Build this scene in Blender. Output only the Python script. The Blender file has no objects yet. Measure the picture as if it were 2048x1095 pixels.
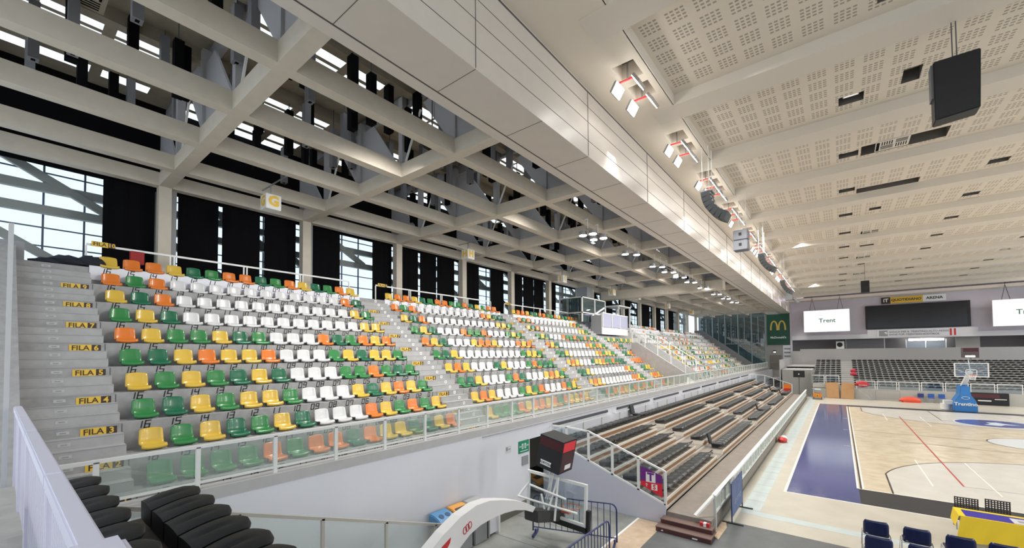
import bpy, bmesh, math, random
from mathutils import Vector, Matrix
random.seed(7)
S = bpy.context.scene
COL = S.collection
PI = math.pi
R = math.radians

# ------------------------------------------------------------------ camera
cam_d = bpy.data.cameras.new('camera'); cam = bpy.data.objects.new('camera', cam_d); COL.objects.link(cam)
F_PX, PY = 824.42, 682.5
cam_d.sensor_fit = 'HORIZONTAL'; cam_d.sensor_width = 36.0
cam_d.lens = F_PX / 2048 * 36.0
cam_d.shift_y = (PY - 547.5) / 2048
cam_d.clip_start = 0.05; cam_d.clip_end = 400
yaw, pitch, roll = 0.670753, 0.030684, -0.0080804
CAM = Vector((-0.4224, -19.2122, 4.8854))
_f = Vector((-math.sin(yaw)*math.cos(pitch), math.cos(yaw)*math.cos(pitch), math.sin(pitch)))
_r = Vector((math.cos(yaw), math.sin(yaw), 0)); _u = _r.cross(_f)
r2 = math.cos(roll)*_r + math.sin(roll)*_u; u2 = -math.sin(roll)*_r + math.cos(roll)*_u
M = Matrix((r2, u2, -_f)).transposed().to_4x4(); M.translation = CAM
cam.matrix_world = M
S.camera = cam
S.view_settings.view_transform = 'Standard'; S.view_settings.look = 'None'
S.view_settings.gamma = 1.0; S.view_settings.use_curve_mapping = False
S.view_settings.exposure = 0.14

# ------------------------------------------------------------------ world: bright overcast sky
W = bpy.data.worlds.new('sky'); S.world = W; W.use_nodes = True
wn = W.node_tree.nodes; bg = wn['Background']
bg.inputs[0].default_value = (0.84, 0.93, 1.0, 1); bg.inputs[1].default_value = 1.22
S.cycles.max_bounces = 6; S.cycles.diffuse_bounces = 3; S.cycles.glossy_bounces = 3
S.cycles.transmission_bounces = 4; S.cycles.transparent_max_bounces = 10

def area(name, loc, size, size_y, power, target=None, color=(1, 1, 1), spread=180):
    d = bpy.data.lights.new(name, 'AREA'); d.shape = 'RECTANGLE'; d.size = size; d.size_y = size_y
    d.energy = power; d.color = color; d.spread = R(spread)
    o = bpy.data.objects.new(name, d); COL.objects.link(o); o.location = loc
    if target is not None:
        o.rotation_euler = (Vector(target) - Vector(loc)).to_track_quat('-Z', 'Y').to_euler()
    return o
# the hall's floodlight rows (lamps at the fixtures), warm-neutral
for y in range(-7, 50, 8):
    area('floodlight_beam', (-4.1, y, 12.1), 0.6, 5.0, 430, (1.5, y, 0), (1.0, 0.955, 0.88), spread=120)
    area('floodlight_beam', (19.0, y, 12.1), 0.6, 5.0, 480, (9.0, y, 0), (1.0, 0.95, 0.88), spread=130)
for y in (-12, -5, 2, 9, 13.5, 20.5, 27, 34, 41):
    area('stand_floodlight_beam', (-8.7, y, 10.1), 0.5, 3.0, 310, (-12.5, y, 3), (1.0, 0.96, 0.9), spread=150)

# ------------------------------------------------------------------ materials
MATS = {}
def mat(name, col, rough=0.6, metal=0.0, noise=0.0, nscale=8.0, emit=None, estr=0.0, spec=0.5, coat=0.0, bump=0.0):
    if name in MATS: return MATS[name]
    m = bpy.data.materials.new(name); m.use_nodes = True
    nt = m.node_tree; b = nt.nodes['Principled BSDF']
    c = (*col, 1)
    b.inputs['Base Color'].default_value = c; b.inputs['Roughness'].default_value = rough
    b.inputs['Metallic'].default_value = metal
    b.inputs['Specular IOR Level'].default_value = spec
    if coat: b.inputs['Coat Weight'].default_value = coat; b.inputs['Coat Roughness'].default_value = 0.12
    if noise > 0 or bump > 0:
        tc = nt.nodes.new('ShaderNodeTexCoord'); n = nt.nodes.new('ShaderNodeTexNoise')
        n.inputs['Scale'].default_value = nscale; n.inputs['Detail'].default_value = 5
        nt.links.new(tc.outputs['Object'], n.inputs['Vector'])
    if noise > 0:
        r = nt.nodes.new('ShaderNodeValToRGB')
        r.color_ramp.elements[0].position = 0.3; r.color_ramp.elements[1].position = 0.7
        r.color_ramp.elements[0].color = (*[x*(1-noise) for x in col], 1)
        r.color_ramp.elements[1].color = (*[min(1, x*(1+noise)) for x in col], 1)
        nt.links.new(n.outputs['Fac'], r.inputs[0]); nt.links.new(r.outputs[0], b.inputs['Base Color'])
    if bump > 0:
        bp = nt.nodes.new('ShaderNodeBump'); bp.inputs['Strength'].default_value = bump; bp.inputs['Distance'].default_value = 0.01
        nt.links.new(n.outputs['Fac'], bp.inputs['Height']); nt.links.new(bp.outputs[0], b.inputs['Normal'])
    if emit:
        b.inputs['Emission Color'].default_value = (*emit, 1); b.inputs['Emission Strength'].default_value = estr
    MATS[name] = m
    return m
def glassmat(name, tint, refl=0.08, rough=0.02, haze=0.0, hazecol=(0.8, 0.85, 0.85)):
    m = bpy.data.materials.new(name); m.use_nodes = True; nt = m.node_tree
    for n in list(nt.nodes): nt.nodes.remove(n)
    out = nt.nodes.new('ShaderNodeOutputMaterial'); tr = nt.nodes.new('ShaderNodeBsdfTransparent'); gl = nt.nodes.new('ShaderNodeBsdfGlossy')
    tr.inputs[0].default_value = (*tint, 1); gl.inputs['Roughness'].default_value = rough
    mx = nt.nodes.new('ShaderNodeMixShader'); mx.inputs[0].default_value = refl + 0.03
    if haze > 0:
        df = nt.nodes.new('ShaderNodeBsdfDiffuse'); df.inputs[0].default_value = (*hazecol, 1)
        m2 = nt.nodes.new('ShaderNodeMixShader'); m2.inputs[0].default_value = haze
        nt.links.new(tr.outputs[0], m2.inputs[1]); nt.links.new(df.outputs[0], m2.inputs[2]); nt.links.new(m2.outputs[0], mx.inputs[1])
    else: nt.links.new(tr.outputs[0], mx.inputs[1])
    nt.links.new(gl.outputs[0], mx.inputs[2]); nt.links.new(mx.outputs[0], out.inputs[0])
    MATS[name] = m; return m

concrete = mat('concrete', (0.345, 0.34, 0.34), 0.85, noise=0.12, nscale=6)
concrete_l = mat('concrete_light', (0.41, 0.405, 0.405), 0.8, noise=0.08, nscale=5)
concrete_f = mat('concrete_floor', (0.25, 0.26, 0.245), 0.55, noise=0.22, nscale=1.3)
white_wall = mat('white_wall', (0.80, 0.80, 0.86), 0.6, noise=0.02, nscale=1)
beam_m = mat('beam_paint', (0.56, 0.50, 0.415), 0.55, noise=0.04, nscale=4)
girder_m = mat('girder_panel', (0.62, 0.56, 0.50), 0.32, noise=0.02, nscale=2)
ceil_m = mat('ceiling_plaster', (0.78, 0.69, 0.575), 0.8)
rib_m = mat('ceiling_rib', (0.74, 0.665, 0.57), 0.75)
dark_gap = mat('joint_line', (0.10, 0.085, 0.08), 0.8)
black = mat('black_cloth', (0.004, 0.004, 0.005), 0.95, spec=0.1)
blackp = mat('black_plastic', (0.008, 0.008, 0.010), 0.5, bump=0.2, nscale=200)
blackm = mat('black_matte', (0.012, 0.012, 0.014), 0.6)
pad_black = mat('black_padding', (0.05, 0.05, 0.048), 0.5)
seatblk = mat('seat_black', (0.016, 0.019, 0.021), 0.40, coat=0.2)
white_metal = mat('white_metal', (0.82, 0.82, 0.80), 0.4)
cream = mat('cream_trim', (0.80, 0.74, 0.65), 0.5)
brown = mat('brown_board', (0.36, 0.19, 0.10), 0.55, noise=0.1, nscale=10)
taupe = mat('taupe_deck', (0.245, 0.215, 0.19), 0.7, noise=0.1, nscale=3)
dark_brown = mat('dark_brown_deck', (0.055, 0.042, 0.035), 0.7, noise=0.2, nscale=5)
dred = mat('dark_red_wood', (0.085, 0.03, 0.027), 0.5, noise=0.15, nscale=8)
stripe_g = mat('sawn_wood', (0.58, 0.44, 0.31), 0.6, noise=0.12, nscale=9)
steel = mat('galvanised_steel', (0.42, 0.42, 0.43), 0.35, 0.8)
greypt = mat('grey_paint', (0.30, 0.305, 0.32), 0.6)
greyd = mat('dark_grey', (0.11, 0.115, 0.12), 0.7)
tan = mat('tan_panel', (0.33, 0.285, 0.215), 0.7, noise=0.1, nscale=3)
seatc = {'W': mat('seat_white', (0.66, 0.655, 0.66), 0.28, coat=0.4), 'Y': mat('seat_yellow', (0.68, 0.45, 0.055), 0.28, coat=0.4),
         'G': mat('seat_green', (0.028, 0.215, 0.055), 0.28, coat=0.4), 'D': mat('seat_dark_green', (0.008, 0.135, 0.062), 0.28, coat=0.4),
         'O': mat('seat_orange', (0.72, 0.19, 0.022), 0.28, coat=0.4)}
ink = mat('black_ink', (0.02, 0.02, 0.022), 0.7)
yellow = mat('sign_yellow', (0.78, 0.50, 0.05), 0.5)
signbrown = mat('sign_brown', (0.045, 0.022, 0.015), 0.5)
blue_paint = mat('court_blue', (0.06, 0.075, 0.215), 0.12, noise=0.06, nscale=1, spec=0.6)
band_dark = mat('court_charcoal', (0.022, 0.022, 0.024), 0.45, noise=0.15, nscale=4)
lamp_on = mat('lamp_glow', (1, 1, 1), 0.5, emit=(1.0, 0.99, 0.95), estr=22)
white_plain = mat('white_print', (0.85, 0.85, 0.85), 0.5)
red = mat('red_paint', (0.55, 0.03, 0.03), 0.45)
navy = mat('navy_frame', (0.02, 0.035, 0.13), 0.4)
navyseat = mat('navy_plastic', (0.006, 0.012, 0.075), 0.28, coat=0.3)
rail_glass = glassmat('rail_glass', (0.92, 0.96, 0.94), 0.06, haze=0.13, hazecol=(0.75, 0.82, 0.79))
dark_glass = glassmat('tinted_glass', (0.16, 0.24, 0.25), 0.16, haze=0.45, hazecol=(0.12, 0.18, 0.19))
clear = glassmat('clear_glass', (0.86, 0.91, 0.94), 0.05)

def wood_court():
    m = bpy.data.materials.new('parquet'); m.use_nodes = True; nt = m.node_tree; b = nt.nodes['Principled BSDF']
    tc = nt.nodes.new('ShaderNodeTexCoord'); mp = nt.nodes.new('ShaderNodeMapping'); mp.inputs['Scale'].default_value = (1, 1, 1)
    br = nt.nodes.new('ShaderNodeTexBrick'); br.inputs['Scale'].default_value = 1.0
    br.inputs['Brick Width'].default_value = 0.9; br.inputs['Row Height'].default_value = 0.13; br.inputs['Mortar Size'].default_value = 0.0
    br.inputs['Color1'].default_value = (0.65, 0.56, 0.41, 1); br.inputs['Color2'].default_value = (0.58, 0.49, 0.35, 1)
    n = nt.nodes.new('ShaderNodeTexNoise'); n.inputs['Scale'].default_value = 1.7; n.inputs['Detail'].default_value = 4
    mx = nt.nodes.new('ShaderNodeMix'); mx.data_type = 'RGBA'; mx.inputs[0].default_value = 0.5
    rp = nt.nodes.new('ShaderNodeValToRGB'); rp.color_ramp.elements[0].color = (0.53, 0.45, 0.32, 1); rp.color_ramp.elements[1].color = (0.72, 0.65, 0.51, 1)
    rp.color_ramp.elements[0].position = .35; rp.color_ramp.elements[1].position = .65
    nt.links.new(tc.outputs['Object'], mp.inputs[0]); nt.links.new(mp.outputs[0], br.inputs['Vector']); nt.links.new(tc.outputs['Object'], n.inputs['Vector'])
    nt.links.new(n.outputs['Fac'], rp.inputs[0]); nt.links.new(br.outputs['Color'], mx.inputs[6]); nt.links.new(rp.outputs[0], mx.inputs[7])
    nt.links.new(mx.outputs[2], b.inputs['Base Color']); b.inputs['Roughness'].default_value = 0.25
    return m
parquet = wood_court()
surround = mat('surround_floor', (0.52, 0.49, 0.42), 0.35, noise=0.09, nscale=0.9)
paint_grey = mat('court_pale', (0.63, 0.61, 0.56), 0.25, noise=0.05, nscale=1.2)

def perforated():
    m = bpy.data.materials.new('perforated_plaster'); m.use_nodes = True; nt = m.node_tree; b = nt.nodes['Principled BSDF']
    tc = nt.nodes.new('ShaderNodeTexCoord'); sp = nt.nodes.new('ShaderNodeSeparateXYZ'); nt.links.new(tc.outputs['Object'], sp.inputs[0])
    def mth(op, a, v=None):
        n = nt.nodes.new('ShaderNodeMath'); n.operation = op
        if isinstance(a, (int, float)): n.inputs[0].default_value = a
        else: nt.links.new(a, n.inputs[0])
        if v is not None:
            if isinstance(v, (int, float)): n.inputs[1].default_value = v
            else: nt.links.new(v, n.inputs[1])
        return n.outputs[0]
    def axis(s, off, slot):
        g = mth('FRACT', mth('DIVIDE', mth('SUBTRACT', s, off), 0.63))
        ing = mth('LESS_THAN', g, 0.74)
        f = mth('FRACT', mth('DIVIDE', g, 0.185))
        return mth('MULTIPLY', ing, mth('LESS_THAN', f, slot))
    x = axis(sp.outputs['X'], 0.0, 0.66); y = axis(sp.outputs['Y'], 0.56, 0.50)
    k = mth('MULTIPLY', x, y)
    k = mth('MULTIPLY', k, mth('GREATER_THAN', sp.outputs['Y'], 0.5)); k = mth('MULTIPLY', k, mth('LESS_THAN', sp.outputs['Y'], 3.68))
    mx = nt.nodes.new('ShaderNodeMix'); mx.data_type = 'RGBA'; nt.links.new(k, mx.inputs[0])
    mx.inputs[6].default_value = (0.78, 0.69, 0.575, 1); mx.inputs[7].default_value = (0.40, 0.345, 0.28, 1)
    nt.links.new(mx.outputs[2], b.inputs['Base Color']); b.inputs['Roughness'].default_value = 0.8
    return m
perf = perforated()

# ------------------------------------------------------------------ mesh helpers
class MB:
    def __init__(s): s.v = []; s.f = []; s.m = []; s.mats = []
    def mi(s, m):
        if m not in s.mats: s.mats.append(m)
        return s.mats.index(m)
    def add(s, vs, fs, m):
        b = len(s.v); s.v += [tuple(x) for x in vs]; i = s.mi(m)
        for f in fs: s.f.append([b+j for j in f]); s.m.append(i)
        return s
    def box(s, x0, x1, y0, y1, z0, z1, m, mtx=None):
        vs = [Vector(p) for p in ((x0,y0,z0),(x1,y0,z0),(x1,y1,z0),(x0,y1,z0),(x0,y0,z1),(x1,y0,z1),(x1,y1,z1),(x0,y1,z1))]
        if mtx is not None: vs = [mtx @ v for v in vs]
        return s.add(vs, [(0,3,2,1),(4,5,6,7),(0,1,5,4),(1,2,6,5),(2,3,7,6),(3,0,4,7)], m)
    def quad(s, a, b, c, d, m): return s.add([a,b,c,d], [(0,1,2,3)], m)
    def bar(s, p, q, w, h, m, up=(0,0,1)):
        p = Vector(p); q = Vector(q); d = (q-p); L = d.length
        if L < 1e-6: return s
        d /= L; u = Vector(up)
        if abs(d.dot(u)) > 0.95: u = Vector((1,0,0))
        x = d.cross(u).normalized(); y = x.cross(d)
        vs = []
        for e in (p, q):
            for a, b in ((-1,-1),(1,-1),(1,1),(-1,1)): vs.append(e + x*(a*w/2) + y*(b*h/2))
        return s.add(vs, [(3,2,1,0),(4,5,6,7),(0,1,5,4),(1,2,6,5),(2,3,7,6),(3,0,4,7)], m)
    def tube(s, pts, r, m, n=8, closed=False):
        pts = [Vector(p) for p in pts]; k = len(pts); rings = []
        for i, p in enumerate(pts):
            if closed: d = pts[(i+1) % k] - pts[i-1]
            else: d = pts[min(i+1, k-1)] - pts[max(i-1, 0)]
            d.normalize(); u = Vector((0,0,1)) if abs(d.z) < 0.9 else Vector((1,0,0))
            x = d.cross(u).normalized(); y = x.cross(d); rr = r[i] if isinstance(r, (list, tuple)) else r
            rings.append([p + (x*math.cos(2*PI*j/n) + y*math.sin(2*PI*j/n))*rr for j in range(n)])
        vs = [v for ring in rings for v in ring]; fs = []
        for i in range(k if closed else k-1):
            a = i*n; b = ((i+1) % k)*n
            for j in range(n): fs.append((a+j, a+(j+1) % n, b+(j+1) % n, b+j))
        if not closed: fs.append(tuple(range(n))[::-1]); fs.append(tuple((k-1)*n+j for j in range(n)))
        return s.add(vs, fs, m)
    def prism(s, poly, axis, a, b, m):
        # poly: 2D points; axis 'x': (y,z) 'y': (x,z) 'z': (x,y)
        def P(p, t): return {'x': (t, p[0], p[1]), 'y': (p[0], t, p[1]), 'z': (p[0], p[1], t)}[axis]
        n = len(poly); vs = [P(p, a) for p in poly] + [P(p, b) for p in poly]
        fs = [tuple(range(n))[::-1], tuple(range(n, 2*n))] + [(i, (i+1) % n, n+(i+1) % n, n+i) for i in range(n)]
        return s.add(vs, fs, m)
    def cyl(s, c, r, h, m, n=20, axis='z'):
        poly = [(math.cos(2*PI*i/n)*r, math.sin(2*PI*i/n)*r) for i in range(n)]
        if axis == 'z': return s.prism([(c[0]+a, c[1]+b) for a, b in poly], 'z', c[2], c[2]+h, m)
        if axis == 'x': return s.prism([(c[1]+a, c[2]+b) for a, b in poly], 'x', c[0], c[0]+h, m)
        return s.prism([(c[0]+a, c[2]+b) for a, b in poly], 'y', c[1], c[1]+h, m)
    def mesh(s, name, smooth=False, bevel=0.0):
        me = bpy.data.meshes.new(name); me.from_pydata(s.v, [], s.f)
        for m in s.mats: me.materials.append(m)
        me.polygons.foreach_set('material_index', s.m)
        bm = bmesh.new(); bm.from_mesh(me)
        bmesh.ops.recalc_face_normals(bm, faces=bm.faces)
        if bevel > 0: bmesh.ops.bevel(bm, geom=bm.edges[:], offset=bevel, segments=2, affect='EDGES', clamp_overlap=True)
        bm.to_mesh(me); bm.free()
        if smooth:
            me.polygons.foreach_set('use_smooth', [True]*len(me.polygons))
            try: me.set_sharp_from_angle(angle=R(40))
            except Exception: pass
        me.update(); return me
    def obj(s, name, parent=None, loc=None, smooth=False, bevel=0.0, **kw):
        return link(name, s.mesh(name, smooth, bevel), parent, loc, **kw)
def link(name, me, parent=None, loc=None, rot=None, **kw):
    o = bpy.data.objects.new(name, me); COL.objects.link(o)
    if parent is not None: o.parent = parent
    if loc is not None: o.location = loc
    if rot is not None: o.rotation_euler = rot
    for k, v in kw.items(): o[k] = v
    return o
def thing(name, label, cat, loc=(0,0,0), rot=(0,0,0), group=None):
    o = bpy.data.objects.new(name, None); COL.objects.link(o); o.location = loc; o.rotation_euler = rot
    o.empty_display_size = 0.1
    tag(o, label, cat, group); return o
def tag(o, label, cat, group=None):
    o['label'] = label; o['category'] = cat
    if group: o['group'] = group
    return o
def dup(root, loc, rot=None, label=None, group=None):
    kids = {}
    for c in root.children: kids[c] = list(c.children)
    r = root.copy(); COL.objects.link(r); r.location = loc
    if rot is not None: r.rotation_euler = rot
    if label: r['label'] = label
    if group: r['group'] = group
    for c, gs in kids.items():
        d = c.copy(); COL.objects.link(d); d.parent = r
        for g in gs:
            h = g.copy(); COL.objects.link(h); h.parent = d
    return r
def struct(name, mb, **k):
    o = mb.obj(name, **k); o['kind'] = 'structure'; return o
def sheet(x0, x1, y0, y1, holes, z, m, mb, rise=0.35, top=None, side=None):
    xs = sorted({x0, x1, *[h[0] for h in holes], *[h[1] for h in holes]}); ys = sorted({y0, y1, *[h[2] for h in holes], *[h[3] for h in holes]})
    for i in range(len(xs)-1):
        for j in range(len(ys)-1):
            cx, cy = (xs[i]+xs[i+1])/2, (ys[j]+ys[j+1])/2
            if any(h[0] < cx < h[1] and h[2] < cy < h[3] for h in holes): continue
            mb.quad((xs[i], ys[j], z), (xs[i], ys[j+1], z), (xs[i+1], ys[j+1], z), (xs[i+1], ys[j], z), m)
    if top:
        for a, b, c, d in holes:
            mb.quad((a,c,z+rise), (a,d,z+rise), (b,d,z+rise), (b,c,z+rise), top)
            for p, q in (((a,c),(b,c)), ((b,c),(b,d)), ((b,d),(a,d)), ((a,d),(a,c))):
                mb.quad((*p, z), (*q, z), (*q, z+rise), (*p, z+rise), side or top)
_txt = {}
def text_mesh(s, size, m, extrude=0.002, align='CENTER', bold=0.0, shear=0.0):
    key = (s, size, m.name, extrude, align, bold, shear)
    if key in _txt: return _txt[key]
    c = bpy.data.curves.new('lettering', 'FONT'); c.body = s; c.size = size; c.extrude = extrude; c.align_x = align; c.align_y = 'CENTER'; c.offset = bold; c.shear = shear
    c.resolution_u = 2
    o = bpy.data.objects.new('lettering', c); COL.objects.link(o)
    dg = bpy.context.evaluated_depsgraph_get(); dg.update()
    me = bpy.data.meshes.new_from_object(o.evaluated_get(dg)); bpy.data.objects.remove(o); bpy.data.curves.remove(c)
    me.materials.clear(); me.materials.append(m); _txt[key] = me
    return me
ROT_PX = (R(90), 0, R(90))      # text facing +X, reading towards +Y
ROT_MY = (R(90), 0, 0)          # text facing -Y, reading towards +X
ORD = ['first','second','third','fourth','fifth','sixth','seventh','eighth','ninth','tenth','eleventh','twelfth','thirteenth','fourteenth','fifteenth','sixteenth','seventeenth','eighteenth','nineteenth','twentieth']
def ordn(i):
    if i < 20: return ORD[i]
    n = i+1; t = {2:'twenty',3:'thirty',4:'forty',5:'fifty',6:'sixty',7:'seventy',8:'eighty'}[n//10]
    if n % 10 == 0: return t[:-1]+'ieth' if t.endswith('y') else t
    return t+'-'+ORD[n % 10 - 1]

# ================================================================== FLOOR AND COURT
YE = 54.2
mb = MB(); mb.box(-20.6, 22, -22, 58, -0.3, 0, concrete_f); struct('floor', mb)
def flat(x0, x1, y0, y1, z, m, name):
    mb = MB(); mb.box(x0, x1, y0, y1, 0.0005, z, m); return struct(name, mb)
flat(-3.2, 20, -5.85, 36.2, 0.006, surround, 'floor_surround')
flat(-2.08, 17.08, -1.9, 29.5, 0.010, mat('court_white_edge', (0.72, 0.72, 0.70), 0.35), 'floor_court_edge')
flat(-1.99, 0, -1.82, 29.4, 0.013, blue_paint, 'floor_blue_band')
flat(0, 17.0, -1.82, 0, 0.013, band_dark, 'floor_charcoal_band')
flat(0, 17.0, 28.0, 29.4, 0.013, band_dark, 'floor_charcoal_band')
flat(0, 15, 0, 28, 0.016, parquet, 'floor_parquet')
# pale three-point zones
def arc_zone(flip):
    pts = [(0.9, 0), (0.9, 2.99)]
    a0 = math.acos(6.6/6.75)
    for i in range(0, 41):
        a = PI - a0 - (PI-2*a0)*i/40; pts.append((7.5+6.75*math.cos(a), 1.575+6.75*math.sin(a)))
    pts += [(14.1, 2.99), (14.1, 0)]
    return [(x, 28-y) for x, y in pts] if flip else pts
mb = MB()
for fl in (0, 1):
    mb.prism(arc_zone(fl), 'z', 0.0165, 0.019, paint_grey)
struct('floor_pale_zones', mb)
mb = MB(); lw = 0.05; dk = mat('court_black_line', (0.05, 0.035, 0.03), 0.4); wl = mat('court_white_line', (0.85, 0.83, 0.78), 0.3); rl = mat('court_red_line', (0.45, 0.04, 0.03), 0.4)
def ln(p, q, w, m, z=0.022):
    mb.bar((p[0], p[1], z-0.001), (q[0], q[1], z-0.001), w, 0.002, m)
ln((-0.03, 0), (-0.03, 28), 0.06, wl); ln((0.06, 0), (0.06, 28), 0.05, dk); ln((0.12, 0), (0.12, 28), 0.05, wl)
ln((0, 0.0), (15, 0.0), 0.06, wl); ln((0, 28), (15, 28), 0.07, wl)
for fl in (0, 1):
    z = arc_zone(fl)
    for a, b in zip(z, z[1:]): ln(a, b, 0.05, dk)
ln((0.1, 14), (15, 14), 0.05, mat('court_tan_line', (0.32, 0.26, 0.18), 0.4))
ln((-0.35, 14), (-0.1, 14), 0.06, wl); ln((-0.35, 19.675), (-0.1, 19.675), 0.05, wl); ln((-0.35, 8.325), (-0.1, 8.325), 0.05, wl)
for yb, s in ((28, -1),):
    ln((5.05, yb), (5.05, yb+s*5.8), 0.05, dk); ln((9.95, yb), (9.95, yb+s*5.8), 0.05, dk); ln((5.05, yb+s*5.8), (9.95, yb+s*5.8), 0.05, dk)
ln((2.95, 2.5), (2.95, 23.0), 0.05, rl)
ln((2.95, 2.5), (12.0, 2.6), 0.03, mat('court_grey_line', (0.30, 0.29, 0.27), 0.4))
for x, y0, y1 in ((2.1, 1.9, 6.6), (2.1, 20.0, 24.0), (3.7, 1.7, 7.0), (4.1, 18.5, 23.5)): ln((x, y0), (x, y1), 0.05, wl)
ln((2.0, 11.2), (4.6, 11.2), 0.03, dk)
ln((3.8, 11.0), (14, 11.0), 0.03, mat('court_tan_line', (0.3, 0.25, 0.18)))
struct('floor_markings', mb)
mb = MB()
mb.cyl((7.5, 22.2, 0.0195), 1.86, 0.002, wl, 48); mb.cyl((7.5, 22.2, 0.0205), 1.8, 0.002, mat('court_logo_blue', (0.05, 0.07, 0.30), 0.2), 48)
mb.cyl((7.5, 14.0, 0.0195), 1.86, 0.002, dk, 48); mb.cyl((7.5, 14.0, 0.0205), 1.8, 0.002, mat('court_logo_white', (0.75, 0.78, 0.80), 0.2), 48)
pts = [(6.9, 21.3), (7.3, 22.0), (7.2, 22.6), (7.7, 22.9), (8.0, 22.4), (8.6, 21.9), (7.9, 21.8), (7.6, 21.2)]
mb.prism(pts, 'z', 0.0226, 0.024, mat('court_logo_pale', (0.6, 0.68, 0.75), 0.3))
struct('floor_circles', mb)
pale_blue = mat('floor_tape', (0.50, 0.57, 0.57), 0.35, noise=0.08, nscale=2)
mb = MB(); mb.box(-2.95, -2.45, -4.9, 34.5, 0.006, 0.0085, pale_blue)
mb.box(-2.45, 16, -4.95, -4.55, 0.006, 0.0085, pale_blue)
for i in range(40): mb.bar((-2.95, -4.5+i*1.0, 0.009), (-2.45, -4.5+i*1.0, 0.009), 0.015, 0.001, greypt)
struct('floor_pale_strip', mb)
mb = MB()
mb.prism([(-4.45, -7.75), (-3.05, -7.35), (-3.07, -5.87), (22, -5.87), (22, -16), (-4.45, -16)], 'z', 0.0062, 0.012, mat('grey_mat', (0.115, 0.125, 0.13), 0.45, noise=0.18, nscale=1.5))
struct('floor_mat', mb)
mb = MB(); mb.box(-5.18, -4.46, -16, -7.2, 0.0005, 0.008, mat('plywood_floor', (0.55, 0.42, 0.30), 0.5, noise=0.12, nscale=5))
mb.prism([(-3.2, -7.2), (-3.02, -7.35), (-3.0, -6.4), (-3.1, -6.0), (-3.2, -6.0)], 'z', 0.013, 0.02, stripe_g)
mb.box(-5.24, -5.18, -16, -7.2, 0.0005, 0.01, white_plain)
struct('floor_plywood', mb)
mb = MB()
for y in (-9.2, -10.6, -12.1): mb.bar((-8.3, y, 0.001), (-5.25, y+0.1, 0.001), 0.02, 0.001, greyd)
struct('floor_joints', mb)

# ================================================================== UPPER STAND (left)
XW = -8.35            # white wall face
def tz(k): return 3.60 + 0.54*(k-4)
def xf(k): return -11.53 - 0.72*(k-4)      # tread front
def xb(k): return -12.25 - 0.72*(k-4)      # riser behind the seats
Y0S, Y1S = -18.9, 48.5
prof = [(XW-0.2, 0.0), (XW-0.2, 1.97), (xf(1), 1.97)]
prof = [(-8.6, 1.7), (-8.6, 1.97), (-9.37, 1.97)]
for k in range(1, 11):
    prof += [(xf(k), tz(k)), (xb(k), tz(k))] if k > 1 else [(xb(1), tz(1))]
prof += [(xb(10), tz(11)), (-20.0, tz(11)), (-20.0, tz(11)-0.4), (-17.5, tz(11)-0.4), (-9.6, 1.2), (-8.6, 1.2)]
mb = MB(); mb.prism(prof, 'y', Y0S, Y1S, concrete); terrace = struct('floor_terrace', mb)
BP = 9.43
blocks = [-17.28 + BP*i for i in range(7)]       # Y of seat number 16
# joint lines, half steps, step markers
mb = MB(); mk = mat('marker_white', (0.85, 0.84, 0.80), 0.5); mkg = mat('marker_grey', (0.50, 0.50, 0.49), 0.6)
for b, y16 in enumerate(blocks):
    a0, a1 = (Y0S+0.3, y16-0.32) if b == 0 else (blocks[b-1]+7.5+0.3, y16-0.32)
    if b == 0: a0 = Y0S
    for k in range(1, 11):
        xs = xb(k)
        mb.box(xs-0.02, xs+0.24, a0, a1, tz(k)-0.01, tz(k)+0.36, concrete_l); mb.box(xs-0.02, xs+0.48, a0, a1, tz(k)-0.01, tz(k)+0.18, concrete_l)
        ym = a0+0.85 if b else a1-0.42
        for xx, zz in ((xs+0.48, tz(k)+0.09), (xs+0.24, tz(k)+0.27), (xs, tz(k)+0.45)):
            mb.box(xx, xx+0.003, a0, a1, zz+0.075, zz+0.088, greypt)
            if b == 0:
                mb.box(xx, xx+0.004, ym-0.45, ym-0.29, zz-0.028, zz+0.028, mkg)
                mb.box(xx, xx+0.006, ym-0.41, ym-0.33, zz-0.010, zz+0.010, greypt)
            else:
                mb.box(xx, xx+0.004, ym-0.05, ym+0.05, zz-0.05, zz+0.05, mk)
                mb.box(xx, xx+0.006, ym-0.016, ym+0.016, zz-0.016, zz+0.016, ink)
        for yy in (a0, a1): mb.box(xs, xs+0.003, yy-0.008, yy+0.008, tz(k)+0.02, tz(k)+0.52, greyd)
    # concrete strip in shadow-line joint at nosings
struct('floor_aisle_steps', mb)
# seven-segment numbers painted on the risers
SEG = {'0':'abcdef','1':'bc','2':'abged','3':'abgcd','4':'fgbc','5':'afgcd','6':'afgcde','7':'fabc','8':'abcdefg','9':'abfgcd'}
def digits(mb, s, x, yc, zc, h=0.14, w=0.075, t=0.022, gap=0.05):
    tot = len(s)*w + (len(s)-1)*gap; y = yc - tot/2
    def sh(z): return (z-zc)*0.18
    for ch in s:
        zt, zm, zl = zc+h/2, zc, zc-h/2
        segs = {'a': ((y, zt), (y+w, zt)), 'b': ((y+w, zm), (y+w, zt)), 'c': ((y+w, zl), (y+w, zm)), 'd': ((y, zl), (y+w, zl)), 'e': ((y, zl), (y, zm)), 'f': ((y, zm), (y, zt)), 'g': ((y, zm), (y+w, zm))}
        for c in SEG[ch]:
            (p, q), (r_, s_) = segs[c]
            if c in 'adg': pts = [(p-t/2, q-t/2), (r_+t/2, q-t/2), (r_+t/2, q+t/2), (p-t/2, q+t/2)]
            else: pts = [(p-t/2, q), (p+t/2, q), (r_+t/2, s_), (r_-t/2, s_)]
            mb.add([(x, a+sh(b_), b_) for a, b_ in pts], [(0,1,2,3)], ink)
        y += w+gap
mb = MB()
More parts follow.
